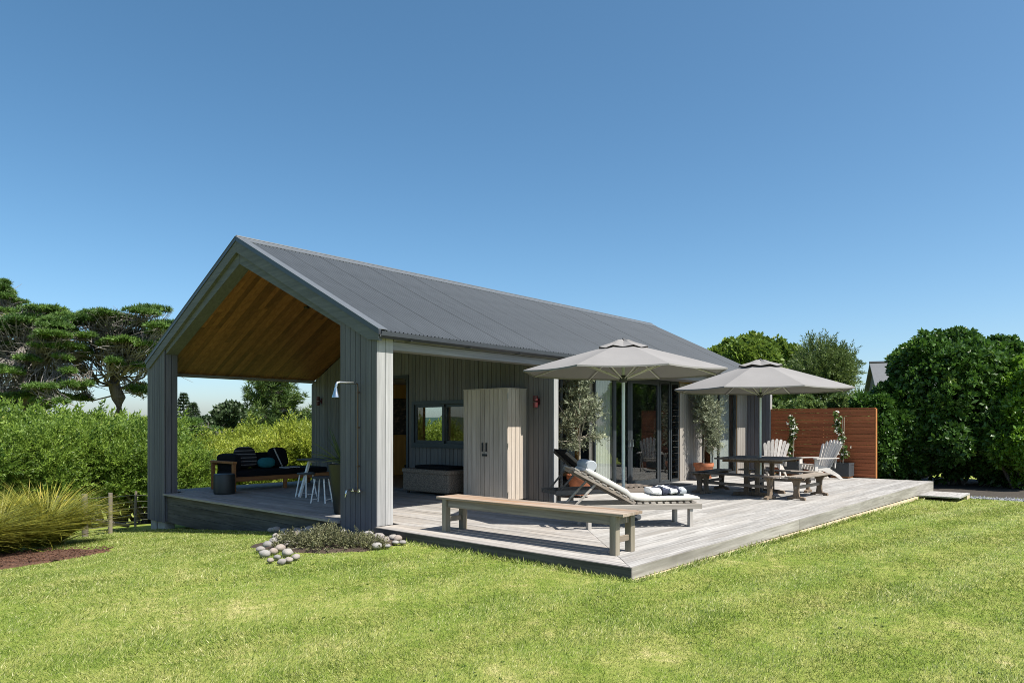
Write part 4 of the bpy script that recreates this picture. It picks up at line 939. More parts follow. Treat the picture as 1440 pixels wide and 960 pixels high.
def blade_T(n=5, w=.03, droop=.5):
    V, F = [], []
    for i in range(n+1):
        u = i/n; ww = w*(1-u)**.6*(1 if i else .8); x = droop*u*u; z = u-.25*droop*u*u
        V += [(x, -ww, z), (x, ww, z)] if i < n else [(x, 0, z)]
    for i in range(n-1): a = 2*i; F += [(a, a+1, a+3), (a, a+3, a+2)]
    F.append((2*(n-1), 2*(n-1)+1, 2*n)); return np.array(V, float), np.array(F)
g = np.random.default_rng(5); n = 46; a = g.uniform(0, 6.28, n); e = g.uniform(.05, 1.25, n)
yu = empty('yucca', (6.63, 9.43, .955), label='spiky yucca with long thin blades in the tall dark planter', cat='plant')
foliage('blades', [scatter(blade_T(5, .022, .2), np.stack([np.cos(a)*.03, np.sin(a)*.03, g.uniform(0, .1, n)], 1), np.stack([np.cos(a)*np.cos(e), np.sin(a)*np.cos(e), np.sin(e)], 1), g.uniform(.45, .75, n))], M['yucca'], yu)
MB().tube([(0, 0, 0), (0, 0, .12)], [.04, .03], 8).obj('stem', M['bark'], yu)
wo = empty('wicker_chest', (9.72, 10.72, .203), label='brown woven wicker chest under the porch window', cat='chest')
MB().pillow((0, 0, .25), (.56, 1.42, .40), .12, 32, 20).obj('body', M['wicker'], wo, True); MB().pillow((0, 0, .47), (.60, 1.46, .09), .15, 32, 12).obj('lid', M['wicker'], wo, True)
for x in (-.2, .2):
    for y in (-.6, .6): MB().lathe([(.03, 0), (.03, .06)], 10, (x, y, 0)).obj('foot', M['black'], wo)
tag(MB().pillow((0, 0, 0), (.5, 1.05, .07), .25, 20, 10).obj('seat_pad', M['blackcl'], smooth=True, loc=(9.74, 10.62, .755)), 'black seat pad on top of the wicker chest', 'cushion')

# ------------------------------------------------------------------ seen through the openings
pt = empty('painting', (12.75, YN-.24, 1.85), label='dark moonlit sea painting on the ochre wall inside', cat='painting'); MB().box(-.6, .6, 0, .025, -.48, .48).obj('canvas', M['paint'], pt); 
f = MB()
for q in ((-.63, .63, -.01, .026, .481, .51), (-.63, .63, -.01, .026, -.51, -.481), (-.63, -.601, -.01, .026, -.48, .48), (.601, .63, -.01, .026, -.48, .48)): f.box(*q)
f.obj('frame', M['black'], pt)
def dchair(loc, rz, label):
    o = empty('dining_chair', loc, rz, label=label, cat='chair')
    MB().pillow((0, 0, .45), (.44, .44, .05), .2).obj('seat', M['blackcl'], o, True)
    for x in (-.19, .19): 
        MB().tube([(x, .19, 0), (x, .18, .44)], .016, 8).obj('leg', M['black'], o); MB().tube([(x, -.2, 0), (x, -.19, .45), (x*1.05, -.25, .88)], .016, 8).obj('leg', M['black'], o)
    MB().tube([(-.2, -.25, .87), (0, -.28, .885), (.2, -.25, .87)], .02, 8).obj('back_rail', M['black'], o)
    for x in (-.1, 0, .1): MB().tube([(x, -.2, .46), (x, -.26, .87)], .01, 6).obj('back_spindle', M['black'], o)
dchair((10.75, 12.55, .198), R(60), 'black spindle back chair just inside the porch doorway')
dl_ = empty('desk_lamp', (wx(1026), YW+.45, .93), label='black jointed desk lamp behind the bedroom window', cat='lamp')
MB().lathe([(.09, 0), (.09, .02), (.02, .03)], 20).obj('base', M['black'], dl_, True); MB().tube([(0, 0, .02), (.12, 0, .28), (-.06, 0, .5)], .012, 8).obj('arm', M['black'], dl_); MB().lathe([(.02, .09), (.05, .06), (.08, 0), (.07, 0)], 16, (-.1, 0, .43)).obj('lamp_shade', M['black'], dl_, True)
dk = empty('desk', (wx(1026), YW+.6, .198), label='plain timber desk behind the bedroom window', cat='desk'); MB().box(-.6, .6, -.28, .28, .70, .73).obj('top', M['sofaw'], dk)
for x in (-.55, .55):
    for y in (-.24, .24): MB().beam((x, y, 0), (x, y, .70), .05, .05, up=(0, 1, 0)).obj('leg', M['sofaw'], dk)
ls = empty('lounge_sofa', (14.6, 11.2, .198), R(180), label='grey sofa on timber legs inside the glazed living room', cat='sofa')
MB().pillow((0, 0, .32), (2.0, .85, .22), .2).obj('seat', M['screen'], ls, True); MB().pillow((0, -.36, .58), (2.0, .22, .5), .25).obj('backrest', M['screen'], ls, True); MB().box(-.98, .98, -.4, .4, .12, .22).obj('frame', M['sofaw'], ls)
for x in (-.9, .9):
    for y in (-.35, .35): MB().beam((x, y, 0), (x, y, .12), .05, .05, up=(0, 1, 0)).obj('leg', M['sofaw'], ls)

# ------------------------------------------------------------------ stone edged bed by the pier
BED = [(4.62, 8.75), (4.5, 8.2), (4.6, 7.6), (4.8, 7.25), (5.2, 7.0), (5.7, 7.05), (5.97, 7.2), (5.97, 7.5), (6.0, 8.0), (6.0, 8.7), (5.7, 9.0), (5.1, 9.05)]
bed = sheet('planting_bed', ring_poly(BED, 44, .01), .02, M['soil'], 'soil bed edged with river stones at the foot of the pier', bumpz=.05, kind='structure')
def stone_mesh(seed):
    import bmesh
    bm = bmesh.new(); bmesh.ops.create_icosphere(bm, subdivisions=2, radius=1); g = np.random.default_rng(seed)
    P = np.array([v.co[:] for v in bm.verts]); r = 1+.24*bumpy(P, 1.9, seed)
    for v, q in zip(bm.verts, r): v.co = v.co*q
    me = bpy.data.meshes.new('stone'); bm.to_mesh(me); bm.free(); me.materials.append(M['stone']); me.polygons.foreach_set('use_smooth', [True]*len(me.polygons)); return me
SM = [stone_mesh(s) for s in range(6)]; g = np.random.default_rng(31); spots = []
for px, py, r in ((372,779,9),(366,772,8),(384,775,8),(377,767,9),(390,783,7),(394,771,10),(386,762,9),(399,757,10),(408,765,10),(404,778,10),(413,752,9),(424,748,8),(400,748,8),(416,783,8),(396,789,7),(380,787,6),(406,787,8),(440,746,9),(452,750,9),(463,744,10),(475,744,10),(486,747,8),(496,744,9),(505,743,9),(516,745,8),(523,764,10),(533,757,12),(541,760,9),(530,768,9),(521,752,9),(553,757,9),(562,757,8),(556,762,6),(566,762,6),(545,767,6),(412,742,7),(430,741,8),(388,754,7),(403,767,8),(456,742,7),(536,749,8)):
    q = at(px, 9.3); t = 9.3
    for _ in range(6): t = (CZ-gz(q.x, q.y)-.04)*FPX/(py-HOR); q = at(px, t)
    rr = r*t/FPX*.78
    if q.x > X0-rr-.03 and q.y > YS-.1: q.x = X0-rr-.03
    elif q.x > DX0-.03-rr and q.y > DY0: q.x = DX0-.03-rr
    o = link_mesh('stone', SM[len(spots) % 6], bed, (q.x, q.y, gz(q.x, q.y)+.02+rr*.42), g.uniform(0, 6.28), world=True); o.scale = (rr*1.15, rr*g.uniform(.85, 1.1), rr*g.uniform(.65, .85)); spots.append(q)
gc = empty('groundcover_shrub', (5.08, 7.58, gz(5.08, 7.58)+.03), label='low wiry grey green groundcover shrub inside the stone edging', cat='shrub'); g = np.random.default_rng(9)
bl = [(-.05, -.02, .03, .30, .36, .20), (-.22, .28, .0, .26, .28, .18), (.2, -.3, .0, .24, .28, .17), (.34, -.48, .0, .16, .16, .13), (-.3, .5, .0, .18, .18, .13), (.1, .2, .03, .2, .26, .18)]
p, nr, q = blob_points(bl, 1500, .6, 4, .3, 3, -.2, .5); p[:, 2] = np.maximum(p[:, 2], .0)
foliage('foliage', [scatter(t_feather(10, .30, .12, .9, 7, .1), p-nr*.05, nr+g.normal(size=p.shape)*.55+np.array((0, 0, .25)), g.uniform(.07, .15, len(p)))], M['cover'], gc)
sp = []
for k in range(26): e = p[g.integers(len(p))]; sp.append(([(e[0]*.2, e[1]*.2, -.03), e*.6, e*1.12], [.008, .005, .002]))
limbs('stems', gc, sp, M['twig'], 5)

# ------------------------------------------------------------------ tussocks and wire fence
def tussock(loc, s, seed, label, n=1500):
    o = empty('tussock_grass', loc, label=label, cat='ornamental grass', group='tussocks in the mulch bed'); g = np.random.default_rng(seed)
    a = g.uniform(0, 6.28, n); r = g.uniform(0, 1, n)**.5; e = 1.52-r*.5+g.normal(size=n)*.12
    base = np.stack([np.cos(a)*r*.22, np.sin(a)*r*.22, np.zeros(n)], 1); d = np.stack([np.cos(a)*np.cos(e)+.12, np.sin(a)*np.cos(e)-.05, np.sin(e)], 1)
    # blades arch away from the middle: roll so that the droop axis points outwards
    dn = unit(d); up = np.tile([0, 0, 1.], (n, 1)); up[np.abs(dn[:, 2]) > .97] = [1, 0, 0]; A_ = unit(np.cross(up, dn)); B_ = np.cross(dn, A_); o_ = np.stack([np.cos(a), np.sin(a), np.full(n, -.5)], 1)
    roll = np.arctan2((o_*B_).sum(1), (o_*A_).sum(1))+g.normal(size=n)*.35
    foliage('blades', [scatter(blade_T(6, .0095, .58), base, d, s*g.uniform(.6, 1.1, n), roll)], M['tuss'], o); return o
for i, (px, py, s, lb) in enumerate(((60, 766, 1.3, 'tall golden tussock at the lawn tip of the mulch bed'), (-8, 778, 1.25, 'golden tussock in the middle of the mulch bed'), (-85, 792, 1.25, 'broad golden tussock at the outer end of the mulch bed'), (32, 750, 1.3, 'golden tussock at the back of the mulch bed nearest the wire fence'), (-40, 755, 1.3, 'golden tussock at the back of the mulch bed nearest the hedge'))):
    q = at(px, 9); t = 9
    for _ in range(8): t = (CZ-gz(q.x, q.y)-.02)*FPX/(py-HOR); q = at(px, t)
    tussock((q.x, q.y, gz(q.x, q.y)), s, 40+i, lb, 1500)
wf = empty('wire_fence', tuple(at(140, 14.5, gz(5, 15.6))), label='old wooden post and wire farm fence below the hedge', cat='fence')
tops = []
for px, t, r in ((-60, 12.6, .05), (84, 13.6, .035), (120, 13.7, .062), (155, 14.4, .045), (190, 16.6, .03), (225, 18.4, .04), (275, 20.5, .05)):
    q = at(px, t); z = gz(q.x, q.y); h = .85; lx = random.uniform(-.03, .03)
    MB().tube([(q.x, q.y, z-.2), (q.x+lx*.5, q.y, z+h*.5), (q.x+lx, q.y, z+h)], [r, r*.97, r*.94], 10).obj('post', M['post'], wf, True, world=True); tops.append((q.x, q.y, z))
for k in range(5):
    zz = .16+k*.15
    MB().tube([(x, y, z+zz) for x, y, z in tops], .006, 5).obj('wire', M['wire'], wf, world=True)
MB().tube([tuple(at(128, 13.9, gz(4.9, 15)+.28)), tuple(at(180, 15.6, gz(5.8, 17)+.1))], .04, 8).obj('stay_rail', M['post'], wf, True, world=True)

# ------------------------------------------------------------------ hedges and trees
FE = [t_feather(15, .26, .055, .8, s, .3) for s in range(3)]
def bush(name, blobs, n, seed, mat, T, size, wind=(0, 0, 0), up=.5, jit=.35, grow=0, shell=.5, rough=.2, freq=2.2, low=-.6, trunk=None, twn=16, inner=.25):
    """mesh data for a crown and its stems, origin at the ground"""
    g = np.random.default_rng(seed); p, nr, q = blob_points(blobs, n, shell, seed, rough, freq, low)
    d = nr+g.normal(size=p.shape)*jit+np.array(wind)+np.array((0, 0, up)); parts = []
    for i, t in enumerate(T):
        k = slice(i, None, len(T)); parts.append(scatter(t, p[k]-unit(d[k])*size[0]*.4, d[k], g.uniform(*size, len(p[k]))*(1+grow*np.maximum(0, nr[k][:, 2])*(g.uniform(0, 1, len(p[k])) < .4)), rnd=np.clip(g.uniform(0, 1, len(p[k]))*.75+q[k]*.25, 0, 1)))
    V, F, r = merge(parts); cm = big_mesh('crown', V, F, mat, r)
    b = MB(); C = np.array([x[:3] for x in blobs])
    for k in range(twn):
        c = C[k % len(C)]; bl_ = blobs[k % len(blobs)]; e = c+g.normal(size=3)*np.array(bl_[3:])*.45; base = np.array((g.normal()*.15, g.normal()*.15, -.1)); m_ = base*.4+e*.45+g.normal(size=3)*.12
        b.tube([base, m_, e], [trunk or .05, (trunk or .05)*.7, .012], 6)
    return cm, b.mesh('trunk', M['bark'], True)
def plant(name, meshes, loc, rz, s, label, cat, group=None):
    o = empty(name, loc, rz, label=label, cat=cat, group=group); o.scale = (s, s, s) if not isinstance(s, tuple) else s
    link_mesh('crown', meshes[0], o); link_mesh('trunk', meshes[1], o); return o
FM = [t_feather(18, .24, .075, .85, s, .3) for s in (5, 6, 7)]
def manuka_set(mat, seed):
    out = []
    for k in range(3):
        g = np.random.default_rng(seed+k); bl_ = [(0, 0, 1.75, 1.0, 1.0, 1.0)]
        for i in range(15): a = i*2.4+g.uniform(0, .5); r = g.uniform(.55, 1.2); bl_.append((math.cos(a)*r, math.sin(a)*r, g.uniform(.7, 2.6), g.uniform(.34, .58), g.uniform(.34, .58), g.uniform(.26, .45)))
        out.append(bush('manuka', bl_, 3700, seed+k, mat, FM, (.27, .64), wind=(.42, -.22, 0), up=.5, jit=.28, grow=.35, shell=.42, rough=.25, low=-.5))
    return out
MA = manuka_set(M['manuka'], 100); MY = manuka_set(M['manukay'], 130)
def place_bush(i, px, t, top, S, name, label, cat, group, base_h=3.32, rz=None, w=1.):
    q = at(px, t); z = gz(q.x, q.y); s = (zpx(top, t)-z)/base_h
    return plant(name, S[i % len(S)], (q.x, q.y, z), random.uniform(-.25, .25) if rz is None else rz, (s*w, s*w, s), label, cat, group)
G1 = 'manuka bushes behind the wire fence'; L1 = 'feathery green manuka bush in the hedge behind the wire fence'
for i, (px, t, top) in enumerate(((-110, 19.0, 578), (-45, 19.6, 586), (12, 19.0, 592), (62, 20.3, 580), (112, 19.6, 596), (160, 20.6, 584), (208, 20.2, 596), (250, 20.0, 628), (-80, 23, 568), (0, 23.5, 570), (90, 24, 572), (180, 24.5, 578), (-200, 19, 570), (-300, 17, 575), (-420, 15, 572))):
    back_ = t >= 23; place_bush(i, px, t, top, MA, 'manuka_bush', 'taller manuka bush in the second row under the macrocarpas' if back_ else L1, 'bush', 'manuka bushes of the second row' if back_ else G1)
G2 = 'yellow manuka bushes beyond the porch'; L2 = 'yellow green windswept manuka bush seen through the open porch'
for i, (px, t, top) in enumerate(((285, 22.5, 625), (330, 24.0, 610), (372, 23.0, 604), (412, 24.5, 596), (452, 24.0, 588), (300, 27, 606), (350, 28, 598), (395, 27.5, 594), (440, 28.5, 586), (490, 25, 588), (540, 26, 590), (600, 26, 590), (660, 27, 590))):
    hid = px > 470; place_bush(i+1, px, t, top, MY, 'manuka_bush', 'yellow green manuka bush seen only through the house windows' if hid else L2, 'bush', 'manuka bushes behind the house' if hid else G2)

TU = [t_tuft(12, .22, 1.0, s) for s in range(2)]
def macrocarpa(loc, trunk, pads, seed, label, t0, depth=3.0, env=None):
    """trunk: list of (px, py, radius); pads: (px, py, width px, height px) at forward distance about t0"""
    g = np.random.default_rng(seed); o = empty('macrocarpa_tree', loc, label=label, cat='tree', group='macrocarpas beyond the hedge'); m = t0/FPX
    tr = [np.array(at(px, t0, py=py)) for px, py, r in trunk]; tr[0] = np.array(loc)-np.array((0, 0, .3)); rr = [r for *_, r in trunk]
    tb = MB().tube(tr, rr, 10); parts = []; tw = MB(); fork = tr[-1]
    pads = [(px+g.uniform(-.42, .42)*w_*(k > 0), py+g.uniform(-1.1, 1.3)*h_*(k > 0), w_*g.uniform(.45, .8), h_*g.uniform(.5, .85)) for px, py, w_, h_ in pads for k in range(3)]
    if env: pads += [(g.uniform(env[0], env[1]), g.uniform(env[2], env[3]), g.uniform(14, 34), g.uniform(4, 8)) for k in range(env[4])]
    for i, (px, py, w_, h_) in enumerate(pads):
        t = t0+g.uniform(-depth, depth); c = np.array(at(px, t, py=py)); uu = g.uniform(.45, 1)*(len(tr)-1); ii = min(int(uu), len(tr)-2); a = tr[ii]+(tr[ii+1]-tr[ii])*(uu-ii)
        k1 = a+(c-a)*np.array((.4, .4, .22))+g.normal(size=3)*.35; k2 = a+(c-a)*np.array((.78, .78, .66))+g.normal(size=3)*.3; r0 = rr[-1]*g.uniform(.2, .5)
        tb.tube([a, k1, k2, c-np.array((0, 0, .12))], [r0, r0*.75, r0*.42, .025], 7)
        Rw = w_*m*.62; Rh = max(.13, h_*m*.36); n = int(44+w_*h_*.66)
        d = unit(g.normal(size=(n, 3))); p = c+d*np.array((Rw, Rw*.9, Rh))*(g.uniform(0, 1, n)**.45)[:, None]; p[:, 2] += .12*bumpy(p, 1.6, seed+i)
        dd = np.stack([d[:, 0]*.9+.15, d[:, 1]*.9-.05, np.abs(d[:, 2])*.7+.45], 1)+g.normal(size=(n, 3))*.25
        for q, T in enumerate(TU): s = slice(q, None, 2); parts.append(scatter(T, p[s], dd[s], g.uniform(.18, .38, len(p[s]))))
        for k in range(int(10+w_*.5)):
            e = c+np.array((g.uniform(-1, 1)*Rw, g.uniform(-1, 1)*Rw*.8, -Rh*.5+g.uniform(-.3, .25))); s0 = k1+(k2-k1)*g.uniform(0, 1) if k % 3 else k2+(c-k2)*g.uniform(0, 1); mm = (s0+e)/2+g.normal(size=3)*.22+np.array((0, 0, -.08))
            tw.tube([s0, mm, e], [.035, .026, .010], 4, False)
            if k % 2: e2 = mm+g.normal(size=3)*np.array((.7, .7, .35)); tw.tube([mm, (mm+e2)/2+g.normal(size=3)*.1, e2], [.024, .018, .008], 4, False)
    tb.obj('trunk', M['bark'], o, True, world=True); tw.obj('twigs', M['twig'], o, True, world=True); foliage('crown', parts, M['cypress'], o, world=True)
    return o
def ground_at(px, t): q = at(px, t); return (q.x, q.y, gz(q.x, q.y))
macrocarpa(ground_at(168, 48), [(168, 650, .55), (168, 588, .48), (167, 560, .44), (160, 540, .36), (158, 515, .28), (156, 490, .2)],
    [(203, 438, 52, 7), (150, 441, 48, 8), (120, 446, 30, 8), (222, 455, 36, 7), (216, 468, 38, 8), (160, 466, 58, 11), (186, 476, 44, 9), (140, 455, 36, 8), (150, 484, 26, 7), (206, 494, 24, 6), (165, 511, 28, 8), (188, 519, 22, 6), (190, 546, 30, 6), (100, 500, 24, 6), (118, 538, 22, 6), (228, 482, 20, 5), (232, 520, 14, 4)], 51, 'spreading macrocarpa with flat green pads and forked bare trunk', 48, env=(112, 230, 446, 512, 16))
macrocarpa(ground_at(30, 46), [(30, 660, .6), (32, 590, .5), (36, 560, .45), (40, 525, .36), (38, 490, .3), (30, 460, .2)],
    [(10, 438, 80, 14), (62, 436, 62, 9), (96, 450, 56, 9), (30, 452, 84, 11), (86, 463, 50, 8), (18, 484, 64, 9), (70, 488, 62, 8), (40, 505, 50, 9), (12, 520, 44, 8), (88, 503, 34, 8), (62, 544, 50, 8), (20, 552, 54, 8), (78, 534, 42, 8), (108, 545, 30, 6), (40, 568, 60, 8), (-30, 460, 60, 14), (-30, 510, 60, 10), (-40, 545, 60, 10)], 52, 'broad dense macrocarpa standing beside the bare forked one', 46, env=(-40, 122, 440, 565, 34))
macrocarpa(ground_at(-20, 54), [(-20, 660, .5), (-18, 590, .42), (-12, 520, .3), (-6, 460, .2), (0, 420, .1)], [(4, 406, 22, 16), (10, 418, 26, 12), (-10, 415, 40, 18), (6, 397, 12, 12), (16, 428, 26, 8), (-30, 440, 60, 16)], 53, 'taller pointed macrocarpa rising behind the others', 54)
macrocarpa(ground_at(275, 44), [(270, 660, .35), (268, 635, .3), (262, 620, .25), (272, 608, .15)], [(268, 596, 50, 10), (295, 604, 44, 9), (255, 612, 40, 10), (310, 616, 40, 8), (283, 620, 40, 8), (240, 600, 40, 9)], 54, 'low flat topped macrocarpa beyond the porch', 44, 2)
# pine seen through the porch
q = ground_at(386, 42); pn = empty('pine_tree', q, label='dark open pine tree rising above the yellow manukas', cat='tree'); g = np.random.default_rng(61)
b = MB().tube([(0, 0, -.2), (.05, 0, 3), (0, .1, 6), (.05, 0, 8.9)], [.22, .17, .1, .02], 8); pts = []; dr = []; m = 42/FPX
for k in range(150):
    z = g.uniform(3.4, 8.8); L_ = (1-(z-3.4)/6.2)**.7*g.uniform(.7, 2.3)+.2; a = g.uniform(0, 6.28); e = np.array((math.cos(a)*L_, math.sin(a)*L_, z+L_*.55)); m_ = np.array((math.cos(a)*L_*.6, math.sin(a)*L_*.6, z+L_*.12))
    b.tube([(0, 0, z), m_, e], [.045, .03, .01], 5, False)
    for u in np.linspace(.35, 1, 9): p = m_+(e-m_)*(u-.35)/.65+g.normal(size=3)*.09; pts.append(p); dr.append((e-m_)/np.linalg.norm(e-m_)+g.normal(size=3)*.35+np.array((0, 0, .4)))
b.obj('trunk', M['bark'], pn, True); foliage('crown', [scatter(t_tuft(14, .15, 1.1, 9), np.array(pts), np.array(dr), g.uniform(.30, .52, len(pts)))], M['pine'], pn)
# rounder trees further off
RO = [t_rosette(6, .9, .3, s) for s in range(2)]
def round_tree(px, t, top, wpx, mat, seed, label, n=2600, T=None, size=(.3, .6), group=None, hfac=.62, rough=.25, name='round_tree', cat='tree', up=.3):
    q = at(px, t); z = gz(q.x, q.y); Hh = zpx(top, t)-z; Rw = wpx*t/FPX/2; g = np.random.default_rng(seed); cz_ = Hh*(1-hfac/2); bl_ = [(0, 0, cz_, Rw*.72, Rw*.72, Hh*hfac/2)]
    for i in range(9): a = i*.7+g.uniform(0, .4); r = Rw*g.uniform(.35, .62); bl_.append((math.cos(a)*r, math.sin(a)*r, cz_+g.uniform(-.3, .28)*Hh*hfac, Rw*g.uniform(.3, .44), Rw*g.uniform(.3, .44), Hh*hfac*g.uniform(.15, .24)))
    return plant(name, bush(name, bl_, n, seed, mat, T or RO, size, up=up, jit=.5, shell=.45, rough=rough, low=-.8, trunk=.09), (q.x, q.y, z), 0, 1, label, cat, group)
round_tree(322, 75, 566, 62, M['farleaf'], 71, 'dark domed tree far beyond the porch', 2200, size=(.35, .7))
round_tree(352, 80, 575, 40, M['farleaf'], 72, 'small dark tree beside the far domed tree', 1200, size=(.35, .7)); round_tree(425, 90, 580, 60, M['farleaf'], 73, 'low dark far tree by the porch end wall', 1500, size=(.4, .8)); round_tree(285, 85, 588, 60, M['farleaf'], 74, 'low dark far tree below the two norfolk pines', 1500, size=(.4, .8)); round_tree(220, 70, 588, 80, M['farleaf'], 75, 'low dark tree behind the forked macrocarpa trunk', 1700, size=(.35, .7))
def norfolk(px, t, top, label, seed):
    q = at(px, t); z = gz(q.x, q.y); Hh = zpx(top, t)-z; o = empty('norfolk_pine', (q.x, q.y, z), label=label, cat='tree', group='norfolk pines on the skyline'); g = np.random.default_rng(seed)
    b = MB().tube([(0, 0, 0), (0, 0, Hh)], [.3, .04], 6); pts, dr = [], []
    for k in range(16):
        zz = Hh*(.25+.72*k/15); L_ = (Hh-zz)*.32+.25
        for a in np.arange(5)*1.2566+k*.5:
            e = np.array((math.cos(a)*L_, math.sin(a)*L_, zz+L_*.22)); b.tube([(0, 0, zz), e*np.array((.5, .5, 1))-np.array((0, 0, L_*.14)), e], [.06, .05, .03], 4, False)
            for u in (.35, .6, .85, 1): pts.append((e[0]*u, e[1]*u, zz+L_*.22*u*u)); dr.append((math.cos(a), math.sin(a), .8))
    b.obj('trunk', M['bark'], o); foliage('crown', [scatter(t_tuft(8, .3, 1, 3), np.array(pts), np.array(dr), np.full(len(pts), .55))], M['farleaf'], o)
norfolk(258, 110, 553, 'taller norfolk pine on the skyline beyond the porch', 1); norfolk(272, 112, 567, 'shorter norfolk pine on the skyline beyond the porch', 2)
# far wooded rise closing the view
V, F = [], []; n = 80; g = np.random.default_rng(3)
for j in range(9):
    for i in range(n):
        a = R(20+i*1.6); d = 170+j*22; h = -4+9.5*math.sin(math.pi*j/8)*(1+.2*math.sin(i*.35)+.12*math.sin(i*1.3)); V.append((d*math.cos(a), d*math.sin(a), h-.5+g.uniform(0, .5)))
for j in range(8):
    for i in range(n-1): F.append((j*n+i, j*n+i+1, (j+1)*n+i+1, (j+1)*n+i))
link_mesh('hill', big_mesh('hill', V, F, M['farleaf'], np.full(len(V), .4), smooth=True), kind='structure', label='low wooded hill on the horizon')

# right hand shrubs: glossy hedge
RG = [t_rosette(7, 1.0, .25, s) for s in (11, 12)]
def glossy(px, t, top, wpx, seed, label, mat='glossy', n=5200, size=(.12, .21), hf=.97, depth=1.0, name='hedge_shrub', nb=14):
    q = at(px, t); z = gz(q.x, q.y); Hh = zpx(top, t)-z; Rw = wpx*t/FPX/2; g = np.random.default_rng(seed); bl_ = [(0, 0, Hh*.46, Rw*.70, Rw*.70*depth, Hh*.44)]
    for i in range(nb): a = i*2.4; r = Rw*g.uniform(.35, .66); zz = Hh*g.uniform(.14, .88); r = r*math.sqrt(max(.02, 1-(zz/Hh)**2.2))*1.12; bl_.append((math.cos(a)*r, math.sin(a)*r*depth, zz, Rw*g.uniform(.22, .34), Rw*g.uniform(.22, .34), min(Hh*g.uniform(.10, .17), Hh-zz)))
    return plant(name, bush(name, bl_, n, seed, M[mat], RG, size, up=.25, jit=.45, shell=.36, rough=.2, freq=3, low=-.95, trunk=.06), (q.x, q.y, z), 0, 1, label, 'shrub', 'tall hedge shrubs beyond the deck')
glossy(1226, 21.0, 552, 110, 81, 'dark glossy hedge shrub right behind the cedar screen end', n=3600)
glossy(1272, 21.4, 512, 140, 82, 'dark glossy hedge shrub overlapping the neighbouring grey roof', n=4200)
glossy(1338, 21.3, 455, 235, 83, 'tallest domed dark glossy hedge shrub', n=9500, nb=26)
glossy(1402, 21.8, 470, 170, 84, 'dark glossy hedge shrub behind the bright green one', n=4600)
glossy(1442, 19.6, 497, 150, 85, 'bright green leafy shrub at the gravel path', 'brightl', n=4400, size=(.10, .18), depth=.7)
glossy(1530, 20.5, 490, 190, 86, 'dark glossy hedge shrub past the bright green one', n=4200)
for i, px in enumerate((1075, 1128, 1180, 1222)): glossy(px, 23.6+.3*i, 553-(i == 1)*3, 105, 90+i, ('mid green clipped hedge plant behind the house corner', 'mid green clipped hedge plant behind the left jasmine', 'mid green clipped hedge plant behind the right jasmine', 'mid green clipped hedge plant at the end of the cedar screen')[i], 'midleaf', n=3000, size=(.09, .16))
round_tree(1056, 34, 469, 112, M['roundleaf'], 96, 'rounded bright green tree behind the house roof', 5200, size=(.16, .30), rough=.15); round_tree(1020, 35, 478, 84, M['roundleaf'], 97, 'small rounded green tree right at the roof edge', 2800, size=(.16, .30), rough=.15); round_tree(1096, 36, 478, 96, M['roundleaf'], 98, 'rounded green tree between the bright tree and the feathery kanuka', 2800, size=(.16, .3))
round_tree(1152, 28.5, 484, 100, M['kanuka'], 99, 'feathery dark green kanuka tree behind the dining umbrella', 3000, T=FE, size=(.45, .85), rough=.3, name='kanuka_tree', up=.7)
q = at(1207, 27); ct = empty('cabbage_tree', (q.x, q.y, gz(q.x, q.y)), label='small spiky cabbage tree behind the hedge', cat='tree'); MB().tube([(0, 0, 0), (0, 0, 2.7)], [.08, .05], 8).obj('trunk', M['bark'], ct)
n = 90; g = np.random.default_rng(8); d = unit(g.normal(size=(n, 3))+np.array((0, 0, .35))); foliage('crown', [scatter(blade_T(3, .05, .15), np.tile([0, 0, 2.7], (n, 1)), d, g.uniform(.5, .75, n))], M['midleaf'], ct)

# neighbouring house
nb_o = at(1345, 37); nh = empty('neighbour_house', (nb_o.x, nb_o.y, -.2), R(-66), label='neighbouring house with pale grey pitched roof behind the hedge', cat='house')
hw, zr_, ze = 3.95, zpx(507, 36)+.2, 2.2
MB().prism([(-3.2, 0), (3.2, 0), (3.2, ze), (0, zr_-.15), (-3.2, ze)], 'x', -hw, hw).obj('wall', M['clad'], nh)
for s in (1, -1): 
    MB().prism([(0, zr_), (s*3.6, ze-.25), (s*3.6, ze-.15), (0, zr_+.1)], 'x', -hw-.2, hw+.2).obj('roof', M['flash'], nh)
MB().tube([(-hw-.22, 0, zr_+.1), (hw+.22, 0, zr_+.1)], .07, 8).obj('ridge_cap', M['gutter'], nh)
for x in (-2, 1): w_ = MB().box(x-.5, x+.5, -3.23, -3.2, .9, 1.9).obj('window', M['frame'], nh); MB().box(x-.42, x+.42, -3.24, -3.231, .98, 1.82).obj('pane', M['glass'], w_)

